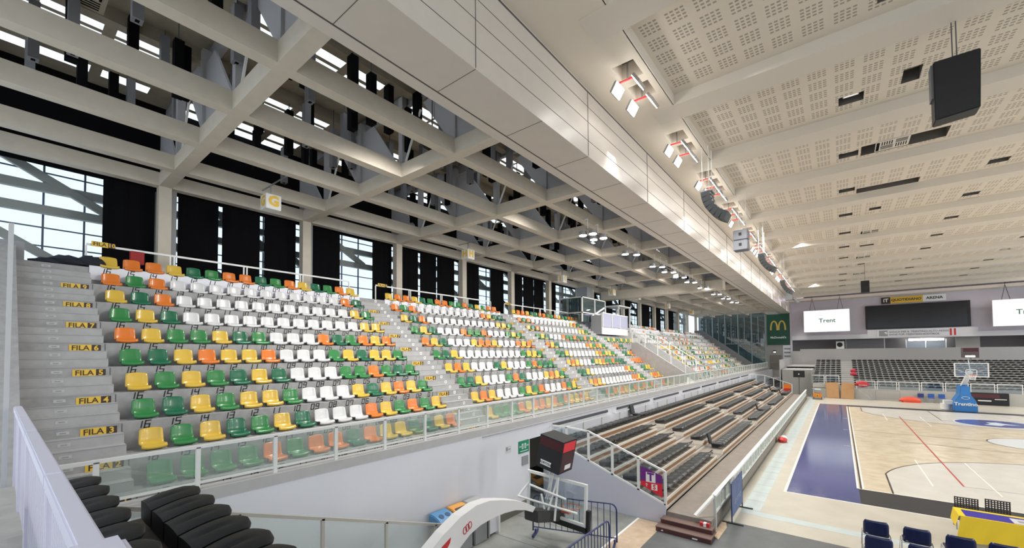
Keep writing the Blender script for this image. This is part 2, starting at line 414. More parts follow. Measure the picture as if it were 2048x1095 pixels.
for b in range(4):
    for k in range(1, 11):
        for i in range(16):
            if b > 1 and k > 7: continue
            digits(mb, '%02d' % (16-i), xb(k)+(0.004 if k < 10 else 0.021), blocks[b]+0.5*i, tz(k)+0.468)
struct('trim_seat_numbers', mb)
# white board behind row ten carrying the top row
mb = MB()
for b, y16 in enumerate(blocks): mb.box(xb(10), xb(10)+0.02, y16-0.32, y16+7.85, tz(10)+0.2, tz(11)+0.05, white_wall)
struct('trim_top_row_board', mb)

# seat shell
def seat_shell(width=0.395):
    prof = [(0.26, 0.03), (0.285, 0.055), (0.28, 0.08), (0.24, 0.09), (0.16, 0.078), (0.07, 0.072), (0.0, 0.082), (-0.045, 0.115), (-0.062, 0.165), (-0.072, 0.22), (-0.085, 0.30), (-0.098, 0.375), (-0.106, 0.40)]
    n = 9; vs = []; fs = []
    for i, (x, z) in enumerate(prof):
        t = i/(len(prof)-1)
        half = width/2*(1.0 if t < 0.55 else 1.0 - 0.10*((t-0.55)/0.45)**2)
        if i == len(prof)-1: half *= 0.90
        if i == 0: half *= 0.97
        for j in range(n):
            s = -1+2*j/(n-1); e = abs(s)**3
            if i >= 7: vs.append((x+0.035*e, s*half, z-0.012*e*(i > 10)))
            else: vs.append((x-0.01*e*(i < 3), s*half, z+0.018*e-(0.008*(1-s*s))))
    for i in range(len(prof)-1):
        for j in range(n-1): fs.append((i*n+j, i*n+j+1, (i+1)*n+j+1, (i+1)*n+j))
    me = bpy.data.meshes.new('seat'); me.from_pydata(vs, [], fs)
    bm = bmesh.new(); bm.from_mesh(me); bmesh.ops.recalc_face_normals(bm, faces=bm.faces)
    bmesh.ops.solidify(bm, geom=bm.faces[:], thickness=0.016)
    # side skirt feet
    bm.to_mesh(me); bm.free(); me.polygons.foreach_set('use_smooth', [True]*len(me.polygons))
    return me
base_shell = seat_shell()
mb = MB(); mb.box(-0.03, 0.24, -0.12, -0.09, 0, 0.075, greyd); mb.box(-0.03, 0.24, 0.09, 0.12, 0, 0.075, greyd); mb.box(-0.03, 0.26, -0.13, 0.13, 0.05, 0.07, greyd)
seat_bracket = mb.mesh('bracket')
seat_me = {}
for c, m in seatc.items():
    me = base_shell.copy(); me.materials.append(m); seat_me[c] = me
rowsG = {2: 'GGGGOGOODOYYDDYO', 3: 'YGYDGYDWWWOYGOGY', 4: 'GDYGYYGWWWYDYOYG', 5: 'YGYGDYDWWWGGOGDG', 6: 'GDYOYYOWWWGYDYYG', 7: 'OYGGYDGWWWODGOYO',
         8: 'GYDWWWWWWWWWWWYY', 9: 'YDOWWWWWWWWWWWYG', 10: 'OGOWWWWWWWWWWWOD', 11: 'YOOYDGOODGOYDGOY'}
rowsH = {2: 'YGGGOYOOYOGOYYOY', 3: 'YOYWWWGYGOWWWOGY', 4: 'GDYWWWGODWWWYOYG', 5: 'YOYWWWDYWWWGOGDG', 6: 'GDYWWWWWWWWWGYYG', 7: 'OYDWWWYOOYWWWOYO',
         8: 'GYDWWWOGGOWWWGYG', 9: 'YDOWWWWWWWWWWYYG', 10: 'OGOWWWWWWWWWOYDD', 11: 'YOOYDGOOGGODYGOO'}
rowsI = {2: 'GOGOYOYYGOYGOYGO', 3: 'YOYWWWWWWWWWOOYG', 4: 'DDYWWWWWWWWWWOYG', 5: 'YOYWWWDYYOGGODDD', 6: 'GDYWWWWWWWYOGYYG', 7: 'OYDWWWWWWWOYGOYG',
         8: 'GYDWWWOGGODGODYG', 9: 'YDOWWWWWWWWWWYYG', 10: 'OGOWWWWWWWWWWYOG', 11: 'YOOYDGOOGGOYDGOY'}
rowsJ = {2: 'OOGYOGOYYGGOYOYG', 3: 'YOOY     GYYOWWY', 4: 'DGYY     YWWOYWW', 5: 'OOOO      OWWWOY', 6: 'DDYOO           ', 7: 'OODDYOGY        ', 8: 'GYGYDGYGYGY     ', 9: '                ', 10: '                ', 11: '                '}
rowsK = {k: 'YGOWWWWGWWWWYOGW' for k in range(2, 12)}
cname = {'W': 'white', 'Y': 'yellow', 'G': 'bright green', 'D': 'dark green', 'O': 'orange'}
blkname = ['first seat block', 'second seat block', 'third seat block']
allseats = []
for b, rows in enumerate([rowsG, rowsH, rowsI, rowsJ, rowsK, rowsK, rowsK]):
    for k in range(2, 12):
        rw = rows[k]
        if b >= 4: rw = ''.join(random.choice('WWWWYGOYD') if k < 8 else random.choice('WWWWWOG') for _ in range(16))
        for i in range(16):
            c = rw[i]
            if c == ' ': continue
            y = blocks[b]+0.09+0.5*i
            if y > Y1S-0.4: continue
            if 12.6 < y < 16.3 and k < 8: continue
            if b == 3 and k > 8: continue
            x = xb(k)+0.22 if k < 11 else xb(10)-0.24
            z = tz(k)
            allseats.append(((Vector((x, y, z))-CAM).length, b, k, i, c, Vector((x, y, z))))
allseats.sort(key=lambda t: t[0])
for n, (d, b, k, i, c, p) in enumerate(allseats[:300]):
    nm = 'top row' if k == 11 else 'row %d' % k
    num = '%02d' % (16-i)
    lab = '%s stadium seat, number %s in %s, %s from the tall window' % (cname[c], num, nm, blkname[b].replace('seat ', ''))
    o = link('stadium_chair', seat_me[c], None, p, label=lab, category='chair', group='coloured plastic seats of the upper stand')
    if b == 0 and k < 8:
        o2 = link('bracket', seat_bracket, o)
        o2['label'] = 'dark metal mounting bracket'
# the rest: one stuff object
rest = allseats[300:]
vs = []; fs = []; ms = []
order = list(seatc)
bv = [v.co.copy() for v in base_shell.vertices]; bf = [tuple(p.vertices) for p in base_shell.polygons]
for d, b, k, i, c, p in rest:
    o0 = len(vs); vs += [tuple(v+p) for v in bv]; fs += [tuple(o0+j for j in f) for f in bf]; ms += [order.index(c)]*len(bf)
me = bpy.data.meshes.new('stadium_seats'); me.from_pydata(vs, [], fs)
for c in order: me.materials.append(seatc[c])
me.polygons.foreach_set('material_index', ms); me.polygons.foreach_set('use_smooth', [True]*len(fs))
o = link('distant_stadium_chairs', me); o['kind'] = 'stuff'; tag(o, 'far rows of white, yellow, green and orange seats in the upper stand', 'seats')

# row signs
def row_sign(k, y, x, z, lab):
    t = thing('row_sign', lab, 'sign', (x, y, z), group='yellow row signs on the upper stand')
    mb = MB(); mb.box(0, 0.006, -0.25, 0.10, -0.075, 0.075, yellow); mb.obj('plate', t)
    mb = MB(); mb.box(0, 0.007, 0.10, 0.25, -0.075, 0.075, signbrown); mb.obj('number_plate', t)
    link('lettering', text_mesh('FILA', 0.15, signbrown, 0.001, bold=0.002), t, (0.0085, -0.075, 0), ROT_PX)
    link('number', text_mesh(str(k), 0.16, yellow, 0.001, bold=0.004), t, (0.0085, 0.175, 0), ROT_PX)
wb = ['beside the first seat block', 'between the first and second seat blocks', 'between the second and third seat blocks']
for k in range(1, 10):
    row_sign(k, -17.92, xb(k)+0.002, tz(k)+0.42, 'yellow FILA %d sign on the aisle step %s' % (k, wb[0]))
    row_sign(k, blocks[0]+7.5+0.62, xb(k)+0.002, tz(k)+0.42, 'yellow FILA %d sign on the aisle step %s' % (k, wb[1]))
    row_sign(k, blocks[1]+7.5+0.62, xb(k)+0.002, tz(k)+0.42, 'yellow FILA %d sign on the aisle step %s' % (k, wb[2]))

# back rails of the top row
for b in range(4):
    y = blocks[b]-0.32
    if b == 3: continue
    t = thing('back_rail', 'white metal back rail behind the top row of the %s' % blkname[b], 'railing', (-17.28, y, tz(11)))
    mb = MB(); mb.box(-0.02, 0.02, 0, 8.1, 0.74, 0.80, white_metal); mb.obj('top_rail', t)
    for q, w in enumerate((0, 1.9, 2.0, 4.0, 4.1, 6.0, 6.1, 8.1)):
        mb = MB(); mb.box(-0.02, 0.02, w-0.02, w+0.02, -0.54 if q == 0 else 0, 0.74, white_metal); mb.obj('post', t)
    row_sign(10, y+0.35, -17.24, tz(11)+0.80, 'yellow and brown FILA 10 sign on the top rail of the %s' % blkname[b])
# dark jackets heap on the landing
mb = MB()
pts = [(0, 0, 0)]
def blob(mb, c, r, m, n=10, k=7, jit=0.12):
    vs = []; fs = []
    for i in range(k+1):
        th = PI*i/k
        for j in range(n):
            ph = 2*PI*j/n; rr = 1+random.uniform(-jit, jit)
            vs.append((c[0]+r[0]*math.sin(th)*math.cos(ph)*rr, c[1]+r[1]*math.sin(th)*math.sin(ph)*rr, max(0, c[2]+r[2]*math.cos(th)*rr)))
    for i in range(k):
        for j in range(n): fs.append((i*n+j, i*n+(j+1) % n, (i+1)*n+(j+1) % n, (i+1)*n+j))
    mb.add(vs, fs, m)
jk = mat('navy_jacket', (0.012, 0.014, 0.025), 0.8)
blob(mb, (0, 0, 0.12), (0.35, 0.45, 0.20), jk); blob(mb, (0, 0.45, 0.12), (0.3, 0.35, 0.26), jk); blob(mb, (0.05, -0.35, 0.06), (0.3, 0.4, 0.12), jk)
tag(mb.obj('jacket_heap', None, (-17.0, -17.95, tz(11)), smooth=True), 'heap of dark blue jackets lying on the top landing by the tall window', 'jackets')
mb = MB(); mb.box(-0.03, 0.03, -0.17, 0.17, 0, 0.42, mat('red_cover', (0.35, 0.02, 0.02), 0.7)); mb.obj('seat_cover', None, (-17.29, -16.5, tz(11)+0.35), bevel=0.02)
tag(bpy.data.objects['seat_cover'], 'red cloth hung on the rail behind the top row of seats', 'cloth')

# white front wall with door opening, parapet and curb
mb = MB()
mb.box(-8.6, XW, -19.0, -8.35, 0, 2.60, white_wall); mb.box(-8.6, XW, -8.35, -7.2, 2.14, 2.60, white_wall); mb.box(-8.6, XW, -7.2, 49.5, 0, 2.60, white_wall)
struct('wall_left', mb)
mb = MB(); mb.box(-8.64, -8.34, -19.0, 49.5, 2.60, 2.79, mat('curb_pale', (0.52, 0.51, 0.51), 0.7, noise=0.05, nscale=3)); mb.bar((-8.33, -10.6, 2.56), (-8.33, 49, 2.56), 0.02, 0.03, concrete_l); struct('trim_curb', mb)
mb = MB(); mb.box(-8.35, -8.25, -10.8, -8.36, 0, 0.28, mat('dark_base_strip', (0.13, 0.125, 0.10), 0.7)); struct('base_strip_left', mb)  # darker strip along the foot of the white wall
mb = MB(); mb.box(-10.4, -10.3, -9.5, -6.2, 0, 2.4, mat('corridor_shade_wall', (0.03, 0.028, 0.02), 0.9)); mb.box(-10.4, -8.6, -9.5, -9.4, 0, 2.4, greyd); mb.box(-10.4, -8.6, -6.3, -6.2, 0, 2.4, greyd); mb.box(-10.4, -8.6, -9.5, -6.2, 1.1, 1.15, greyd) if False else None  # near-black back wall colour stands in for the shade inside the corridor
mb.box(-8.59, -8.57, -8.36, -7.19, 1.1, 2.15, mat('corridor_shade', (0.022, 0.02, 0.014), 0.9))  # thin dark sheet across the upper doorway, added in place of shade
struct('wall_corridor', mb)
mb = MB(); mb.box(-8.9, -8.62, -19.0, Y1S, 1.2, 1.7, concrete); struct('trim_walkway_edge', mb)

# parapet balustrade: posts, rails, glass
t = thing('glass_balustrade', 'long white balustrade with glass panes on the white wall of the upper stand', 'balustrade', (0, 0, 0))
mb = MB(); mb.box(-8.48, -8.42, -18.9, 49.3, 3.43, 3.48, white_metal); mb.obj('top_rail', t)
mb = MB(); mb.box(-8.47, -8.43, -18.9, 49.3, 2.87, 2.91, white_metal); mb.obj('bottom_rail', t)
ys = []; y = -17.15
while y < 49.4: ys.append(y); y += 1.145
ys = [-18.3] + ys
mb = MB(); mb.box(-0.03, 0.03, -0.03, 0.03, 0, 0.66, white_metal); pm = mb.mesh('post')
for i, y in enumerate(ys):
    link('post', pm, t, (-8.45, y, 2.79))
gm = MB(); gm.box(-0.006, 0.006, 0.03, 1.115, 0, 0.52, rail_glass); gme = gm.mesh('glass_pane')
for i, y in enumerate(ys[1:-1]): link('glass_pane', gme, t, (-8.45, y, 2.91))
gm = MB(); gm.box(-0.006, 0.006, 0.03, 1.10, 0, 0.52, rail_glass); link('glass_pane', gm.mesh('glass_pane'), t, (-8.45, -18.3, 2.91))
# the tall end posts at the ends of the stand
mb = MB(); mb.box(-0.04, 0.04, -0.025, 0.025, 0, 3.9, mat('grey_post', (0.55, 0.55, 0.56), 0.5)); tag(mb.obj('tall_post', None, (-9.6, -19.08, 2.9)), 'tall slim grey post at the aisle edge beside the white balustrade', 'post')
# concrete end wall of the stand
mb = MB(); mb.prism([(-9.0, 0), (-9.0, 2.2), (-16.6, 7.75), (-20, 7.75), (-20, 0)], 'y', -19.25, -18.9, concrete); mb.box(-17.3, -16.9, -19.25, -18.75, 7.3, 7.9, greypt); struct('wall_stand_end', mb)

# sloping stair parapet crossing the stand (access stair)
mb = MB()
for y0 in (12.9,): 
    mb.prism([(-13.6, 4.2), (-13.6, 5.75), (-13.1, 5.75), (-9.4, 3.35), (-9.4, 2.0)], 'y', y0+0.0, y0+0.18, concrete_l)
mb.prism([(-13.6, 4.2), (-13.6, 5.2), (-9.4, 2.5), (-9.4, 2.0)], 'y', 13.08, 15.8, mat('stair_pale', (0.56, 0.56, 0.55), 0.7))
mb.prism([(-13.6, 4.2), (-13.6, 5.75), (-13.1, 5.75), (-9.4, 3.35), (-9.4, 2.0)], 'y', 15.8, 15.98, concrete_l)
struct('wall_stair_parapet', mb)
t = thing('stair_railing', 'white railing descending along the access stair through the upper stand', 'railing')
for nm, y in (('hand_rail', 12.99), ('hand_rail', 15.89)):
    mb = MB(); mb.bar((-13.5, y, 6.6), (-12.6, y, 6.4), 0.05, 0.05, white_metal); mb.bar((-12.6, y, 6.4), (-9.4, y, 4.3), 0.05, 0.05, white_metal); mb.obj(nm, t)
    for x in (-13.5, -12.5, -11.5, -10.5, -9.45):
        zb = 5.7 if x < -13.1 else 5.75-(x+13.1)*0.648; zt = 6.6 if x < -13.2 else min(6.55, 6.4-(x+12.6)*0.656)
        mb = MB(); mb.box(x-0.025, x+0.025, y-0.025, y+0.025, zb, zt, white_metal); mb.obj('post', t)
mb = MB(); mb.bar((-13.6, 13.0, 6.6), (-13.6, 15.9, 6.6), 0.05, 0.05, white_metal)
for i in range(12): mb.box(-13.61, -13.59, 13.0+i*0.26-0.01, 13.0+i*0.26+0.01, 5.2, 6.6, white_metal)
mb.obj('gate_bars', t)

# commentary booths on the top rows
def booth():
    t = thing('press_booth', 'white and glass commentary booth standing on the top rows of the upper stand', 'booth', (0, 0, 0))
    mb = MB(); mb.box(-15.5, -14.9, 10.4, 15.4, 6.4, 6.95, mat('booth_white', (0.62, 0.61, 0.62), 0.6)); mb.box(-15.8, -14.9, 10.3, 10.4, 6.4, 7.9, mat('booth_grey', (0.34, 0.345, 0.36), 0.6)); mb.obj('body', t)
    for y0, y1 in ((10.5, 12.0), (12.15, 13.7), (13.75, 15.35)):
        mb = MB(); mb.box(-15.0, -14.88, y0, y1, 6.98, 8.05, mat('booth_lilac', (0.36, 0.37, 0.50), 0.5)); mb.obj('front_panel', t)
        mb = MB(); mb.box(-15.02, -14.86, y0, y1, 8.05, 8.11, white_metal); mb.box(-15.02, -14.86, y0-0.04, y0+0.02, 6.95, 8.11, white_metal); mb.obj('frame', t)
    return t
booth()
t = thing('glass_cabin', 'glazed white-framed cabin behind the third seat block of the upper stand', 'cabin')
mb = MB()
for x in (-18.0, -16.0):
    for y in (9.2, 11.3, 13.2): mb.box(x-0.05, x+0.05, y-0.05, y+0.05, tz(11), 9.3, white_metal)
for z in (8.1, 9.3):
    mb.box(-18.05, -15.95, 9.15, 9.25, z-0.04, z+0.04, white_metal); mb.box(-16.05, -15.95, 9.15, 13.25, z-0.04, z+0.04, white_metal)
mb.obj('frame', t)
mb = MB(); mb.box(-16.01, -15.99, 9.25, 13.2, 7.4, 9.26, dark_glass); mb.box(-18, -16, 9.19, 9.21, 7.4, 9.26, dark_glass); mb.obj('glazing', t)
t = thing('roofed_stall', 'open white-roofed stall frame with equipment behind the commentary booth', 'stall')
mb = MB(); mb.box(-17.4, -15.9, 15.9, 18.6, 9.15, 9.25, white_metal); mb.obj('roof', t)
for x, y in ((-16.0, 16.0), (-16.0, 18.5), (-17.3, 16.0), (-17.3, 18.5)):
    mb = MB(); mb.box(x-0.05, x+0.05, y-0.05, y+0.05, tz(11) if x < -16.6 else tz(10)+0.02, 9.15, white_metal); mb.obj('post', t)
mb = MB(); mb.box(-17.3, -16.6, 16.2, 18.2, tz(11), 8.3, greyd); mb.obj('desk', t)
# big rectangular columns
mb = MB(); mb.box(-18.2, -17.2, 12.3, 13.3, 7.3, 10.6, greypt); mb.box(-17.9, -17.5, 13.6, 14.2, 7.3, 10.6, mat('column_beige', (0.5, 0.47, 0.41), 0.6)); struct('column_block', mb)

# ================================================================== COLUMNS, LATTICE, GIRDER, ROOF
CP = 4.715
colY = [-20.41 + CP*i for i in range(0, 16)]
ZL, ZT = 10.6, 11.05
for y in colY:
    if y > 52: continue
    mb = MB(); mb.box(-18.38, -18.05, y-0.17, y+0.17, tz(11)-0.05, ZL+0.02, beam_m); mb.box(-18.36, -18.30, y+0.20, y+0.36, tz(11), ZL, greypt)
    struct('column', mb)
nodesX = [-18.2, -16.35, -13.9, -11.45, -9.0]
for x in nodesX:
    mb = MB(); mb.box(x-0.15, x+0.15, -22, YE, ZL, ZT, beam_m); struct('lattice_beam', mb)
for y in colY:
    mb = MB(); mb.box(-18.2, -7.3, y-0.17, y+0.17, ZL-0.004, ZT-0.02, beam_m)
    struct('lattice_beam', mb)
mb = MB(); mb.box(-17.8, -7.42, 16.6-0.45, 16.6+0.45, 9.85, 10.62, beam_m); struct('lattice_beam', mb) 
# girder (box beam with panels)
mb = MB(); mb.box(-7.42, -5.97, -22, YE, ZL-0.02, 12.6, girder_m); struct('ceiling_girder', mb)
mb = MB()
for x in (-7.12, -7.1): mb.bar((x, -22, ZL-0.022), (x, YE, ZL-0.022), 0.015, 0.004, dark_gap)
for z in (11.05, 11.6, 12.05): mb.bar((-5.968, -22, z), (-5.968, YE, z), 0.004, 0.014, dark_gap)
mb.bar((-5.968, -22, 12.5), (-5.968, YE, 12.5), 0.01, 0.05, dark_gap)
for i in range(32):
    y = -20.4+2.36*i
    mb.bar((-7.1, y, ZL-0.022), (-5.97, y, ZL-0.022), 0.012, 0.004, dark_gap)
    if i % 2: mb.bar((-5.966, y, ZL), (-5.966, y, 12.5), 0.004, 0.02, dark_gap)
struct('trim_girder_joints', mb)
# solid web plates in the transverse trusses, slanted
plate_m = mat('web_plate', (0.40, 0.395, 0.41), 0.6)
for n, y in enumerate(colY):
    for a, b in ((-19.0, -16.6), (-14.05, -11.6), (-9.1, -7.42)):
        mb = MB(); mb.prism([(a, ZT-0.03), (b, ZT-0.03), (b-1.5, 12.95), (a-1.3, 12.75)], 'y', y-0.03, y+0.03, plate_m)
        struct('trim_web_plate', mb)
    mb = MB()
    for x in nodesX[1:]: 
        mb.box(x-0.1, x+0.1, y-0.1, y+0.1, ZT-0.03, 13.3, plate_m)
        mb.bar((x+0.1, y, ZT), (x+0.9, y, 12.6), 0.05, 0.05, white_metal)
    struct('trim_truss_post', mb)
# hanging acoustic baffles (rectangular boxes)
baf = {}
for bz in (11.5, 11.75, 12.0):
    mb = MB(); mb.box(-0.11, 0.11, -0.09, 0.09, 0, 1.35, mat('baffle_grey', (0.20, 0.20, 0.215), 0.7)); mb.box(-0.05, 0.05, -0.035, 0.035, -0.004, 0.002, black); mb.box(-0.01, 0.01, -0.01, 0.01, 1.35, 13.56-bz, greyd); baf[(0, bz)] = mb.mesh('acoustic_baffle')
    mb = MB(); mb.box(-0.12, 0.12, -0.1, 0.1, 0, 1.45, black); mb.box(-0.01, 0.01, -0.01, 0.01, 1.45, 13.56-bz, greyd); baf[(1, bz)] = mb.mesh('acoustic_baffle')
xs_h = [(-18.7, -18.25), (-18.05, -17.6), (-17.4, -17.0), (-16.15, -15.65), (-15.5, -15.0), (-13.2, -12.75), (-12.6, -12.15), (-12.0, -11.6), (-10.1, -9.6), (-9.45, -9.0)]
rb = random.Random(3); cnt = 0
wbay = {}
for i in range(0, 12):
    for j in range(len(nodesX)):
        x0 = nodesX[j]; x1 = nodesX[j+1] if j+1 < len(nodesX) else -7.5
        for s in range(6 if i < 5 else 3):
            x = rb.uniform(x0+0.35, x1-0.3); y = colY[i] + 0.5 + (CP-1.0)*(s+rb.uniform(0.2, 0.8))/5
            if y > 45: continue
            bl = rb.random() < 0.55
            if False and any(a-0.15 < x < b+0.15 and abs(((y-colY[0]-c_+CP/2) % CP)-CP/2) < 0.62 for a, b in xs_h for c_ in (1.1, 2.3, 3.65)): x += 0.30
            sx = {0: ((-16.95, -16.4), (-17.0, -16.6)), 1: ((-14.85, -14.15), (-14.9, -14.1)), 2: ((-13.65, -13.35), (-11.5, -11.3)), 3: ((-11.2, -10.3), (-11.2, -10.3)), 4: ((-8.75, -7.8), (-8.8, -7.8))}[j][s % 2]; x = rb.uniform(*sx)
            bz = rb.choice((11.5, 11.75, 12.0)); o = link('acoustic_baffle', baf[(int(bl), bz)], None, (x, y, bz))
            wbay.setdefault((i, j), 0); wbay[(i, j)] += 1
            tag(o, '%s box baffle above the lattice, %s in bay %d, cell %d out from the windows' % ('black' if bl else 'grey', ordn(wbay[(i, j)]-1), i+1, j+1), 'baffle', 'vertical baffles hanging above the roof lattice')
# roof deck with skylight slots
mb = MB()
for i in range(0, 15):
    hs = []
    for a, b in xs_h:
        if i % 2 == 0 and a in (-13.2, -18.7): continue
        for c, d in ((0.55, 1.65), (1.75, 2.85), (3.1, 4.2)): hs.append((a, b, colY[i]+c, colY[i]+d))
    sheet(-19.0, -6.0, colY[i], colY[i]+CP, hs, 13.55, tan, mb)
    for a, b in ((-16.9, -16.7), (-14.6, -14.3), (-11.2, -10.9), (-8.6, -8.3)): mb.box(a, b, colY[i], colY[i]+CP, 13.2, 13.55, tan)
    mb.box(-19.0, -6.0, colY[i]+0.1, colY[i]+0.25, 13.1, 13.5, greypt)
    for q in range(4): mb.bar((-18.9+q*3.1, colY[i], 13.3), (-18.9+q*3.1, colY[i]+CP, 13.3), 0.05, 0.05, black)
struct('ceiling_upper_roof', mb)
# air vents
def vent_mesh():
    mb = MB(); mb.box(-0.42, 0.42, -0.42, 0.42, 0.0, 0.2, mat('vent_tan', (0.36, 0.31, 0.24), 0.6))
    for q in range(4): mb.box(-0.34, -0.03, -0.32+q*0.085, -0.28+q*0.085, -0.004, 0.0, black); mb.box(0.03+q*0.085, 0.07+q*0.085, -0.33, 0.0, -0.004, 0, black)
    for q in range(4): mb.box(-0.34+q*0.085, -0.30+q*0.085, 0.03, 0.33, -0.004, 0, black); mb.box(0.03, 0.34, 0.04+q*0.085, 0.08+q*0.085, -0.004, 0, black)
    return mb.mesh('air_vent')
vm = vent_mesh()
for n, (x, y) in enumerate(((-13.0, -18.2), (-9.9, -14.9), (-11.6, -8.7), (-10.2, -4.2))):
    tag(link('air_vent', vm, None, (x, y, 12.7)), 'square tan air vent above the lattice, %s from the near end' % ordn(n), 'vent', 'air vents above the lattice')
    mb = MB(); mb.box(x-0.05, x+0.05, y-0.05, y+0.05, 12.9, 13.55, tan); struct('trim_vent_duct', mb)

# black upper curtain above the columns and hanging curtains over the glazing
mb = MB(); mb.box(-18.75, -18.7, -22, 42, ZL-0.02, 13.55, black); struct('wall_black_valance', mb)
def curtain(y0, y1, lab, z0=tz(11)+0.02, z1=10.62):
    n = max(4, int((y1-y0)/0.12)); pts = []
    mb = MB()
    for i in range(n):
        a = y0+(y1-y0)*i/n; b = y0+(y1-y0)*(i+1)/n; o1 = 0.02*math.sin(i*2.1); o2 = 0.02*math.sin((i+1)*2.1)
        mb.add([(-18.62+o1, a, z0), (-18.62+o2, b, z0), (-18.62+o2, b, z1), (-18.62+o1, a, z1), (-18.66+o1, a, z0), (-18.66+o2, b, z0), (-18.66+o2, b, z1), (-18.66+o1, a, z1)], [(0,1,2,3), (7,6,5,4), (0,4,5,1), (3,2,6,7)], black)
    tag(mb.obj('curtain', smooth=True), lab, 'curtain', 'black curtains along the window wall')
cur = [(-17.12, -15.86), (-15.22, -14.02), (-13.88, -12.6), (-12.42, -11.2), (-10.8, -9.2), (-7.45, -6.35), (-5.95, -4.6), (-4.45, -3.3), (-3.2, -1.85), (-1.35, 0.3), (1.5, 2.8), (3.5, 5.0), (5.15, 6.4), (6.5, 7.7), (8.2, 9.6),
       (15.0, 16.9), (17.6, 20.3), (22.0, 25.2), (27.0, 31.0), (31.6, 35.0), (36.6, 40.5)]
for i, (a, b) in enumerate(cur): curtain(a, b, 'black floor-length curtain on the window wall, %s from the near end' % ordn(i))

# glazed outer wall: mullions, braces, glass
mb = MB()
for i in range(82): mb.box(-20.54, -20.48, -22+0.93*i-0.025, -22+0.93*i+0.025, 6.5, 13.4, mat('mullion', (0.10, 0.12, 0.17), 0.5))
for i in range(11): mb.box(-20.54, -20.49, -22, 54, 7.3+0.6*i-0.02, 7.3+0.6*i+0.02, mat('mullion', (0.1, 0.1, 0.1)))
struct('window_1', mb)
mb = MB(); mb.box(-20.56, -20.55, -22, 54, 6.5, 13.4, glassmat('window_glass', (0.92, 0.97, 1.0), 0.0)); struct('window_2', mb)
steelg = mat('brace_steel', (0.27, 0.29, 0.28), 0.6)
mb = MB()
for z in (9.55, 10.25): mb.box(-20.05, -19.85, -22, 52, z-0.13, z+0.13, steelg)
for y in colY: mb.box(-20.1, -19.8, y-0.15, y+0.15, tz(11)-0.4, 13.5, steelg)
for i, y in enumerate(colY[:-1]):
    mb.bar((-19.9, y+1.15, 11.1), (-19.9, y+CP-0.9, 9.6), 0.16, 0.24, steelg)
    mb.bar((-19.9, y+0.1, 9.4), (-19.9, y+CP-1.4, 7.35), 0.16, 0.24, steelg)
struct('trim_window_bracing', mb)
mb = MB(); mb.box(-20.6, -19.4, -22, 54, 0, tz(11)-0.3, concrete); struct('wall_outer_base', mb)

# arena ceiling -------------------------------------------------
RIBY = [-10.95+4.72*k for k in range(-2, 14)]
XC = -5.05
mb = MB()
flood_y = []
for k, y in enumerate(RIBY):
    for d in ((1.95, 3.0) if k % 3 == 0 else (1.2, 2.3, 3.35)): flood_y.append(y+d+0.05)
flood_y = [y for y in flood_y if -9.5 < y < 42]
holes = [(-5.05, -4.45, y-0.36, y+0.36) for y in flood_y]
sheet(-5.97, -4.25, -22, YE, holes, 12.56, ceil_m, mb, 0.5, greyd, ceil_m)
struct('ceiling_strip', mb)
hole_small = [(3.86, 4.48, 2.62, 3.16), (8.85, 9.45, 2.62, 3.16), (13.9, 14.5, 2.62, 3.16)]     # local to the bay (origin X=-4.1)
variants = {1: [(5.32, 5.72, 2.1, 2.9)], 0: [(4.56, 8.2, 2.4, 3.35)], 3: [(4.55, 6.8, 3.0, 3.75)], 2: [(4.56, 7.0, 2.4, 3.35)], 4: [(5.2, 5.7, 2.3, 2.8), (8.8, 9.6, 2.8+0.9, 3.75)], 6: [(5.1, 5.9, 3.1, 3.6)], 8: [(5.2, 5.7, 2.2, 2.7)]}
for k, y in enumerate(RIBY):
    y1 = y+0.9; x1 = 22.0
    if y1 > YE: continue
    kk = k-2
    hl = []
    if kk >= 1: hl = list(hole_small)
    v = variants.get(kk)
    if v: hl += v
    mb = MB(); sheet(-0.15, x1+4.1, 0, 3.82, hl, 0, perf, mb, 0.4, blackm, mat('recess_brown', (0.13, 0.115, 0.10), 0.8))
    o = struct('ceiling', mb, loc=(-4.1, y1, 12.88))
    mb = MB(); mb.box(-4.95, x1, y, y+0.9, 12.55, 13.2, rib_m); struct('ceiling_rib', mb)
    mb = MB(); mb.box(-4.27, -4.23, y+0.9, y+4.72, 12.56, 12.90, rib_m); struct('trim_cove', mb)
mb = MB(); mb.box(-6, 22, -22, YE, 13.25, 13.35, ceil_m); struct('ceiling_slab', mb)
# downlights in the small holes
def downlight(x, y, n, on):
    t = thing('recessed_downlight', 'small %s rectangular downlight in the perforated ceiling, %s from the near end' % ('bright' if on else 'white', n), 'light', (x, y, 13.02), group='recessed downlights in the perforated ceiling')
    mb = MB(); mb.box(-0.2, 0.2, -0.12, 0.12, 0, 0.05, white_metal); mb.obj('housing', t)
    mb = MB(); mb.box(-0.17, 0.17, -0.09, 0.09, -0.01, 0.0, lamp_on if on else mat('diffuser', (0.85, 0.85, 0.82), 0.4, emit=(1, 1, 1), estr=0.5)); mb.obj('diffuser', t)
c = 0
for k, y in enumerate(RIBY):
    if k-2 >= 1 and y+4 < YE:
        for q, (a, b, cc, d) in enumerate(hole_small[:3]):
            downlight(-4.1+(a+b)/2, y+0.9+(cc+d)/2, ordn(c), (k % 4 == 2 and k > 9)); c += 1
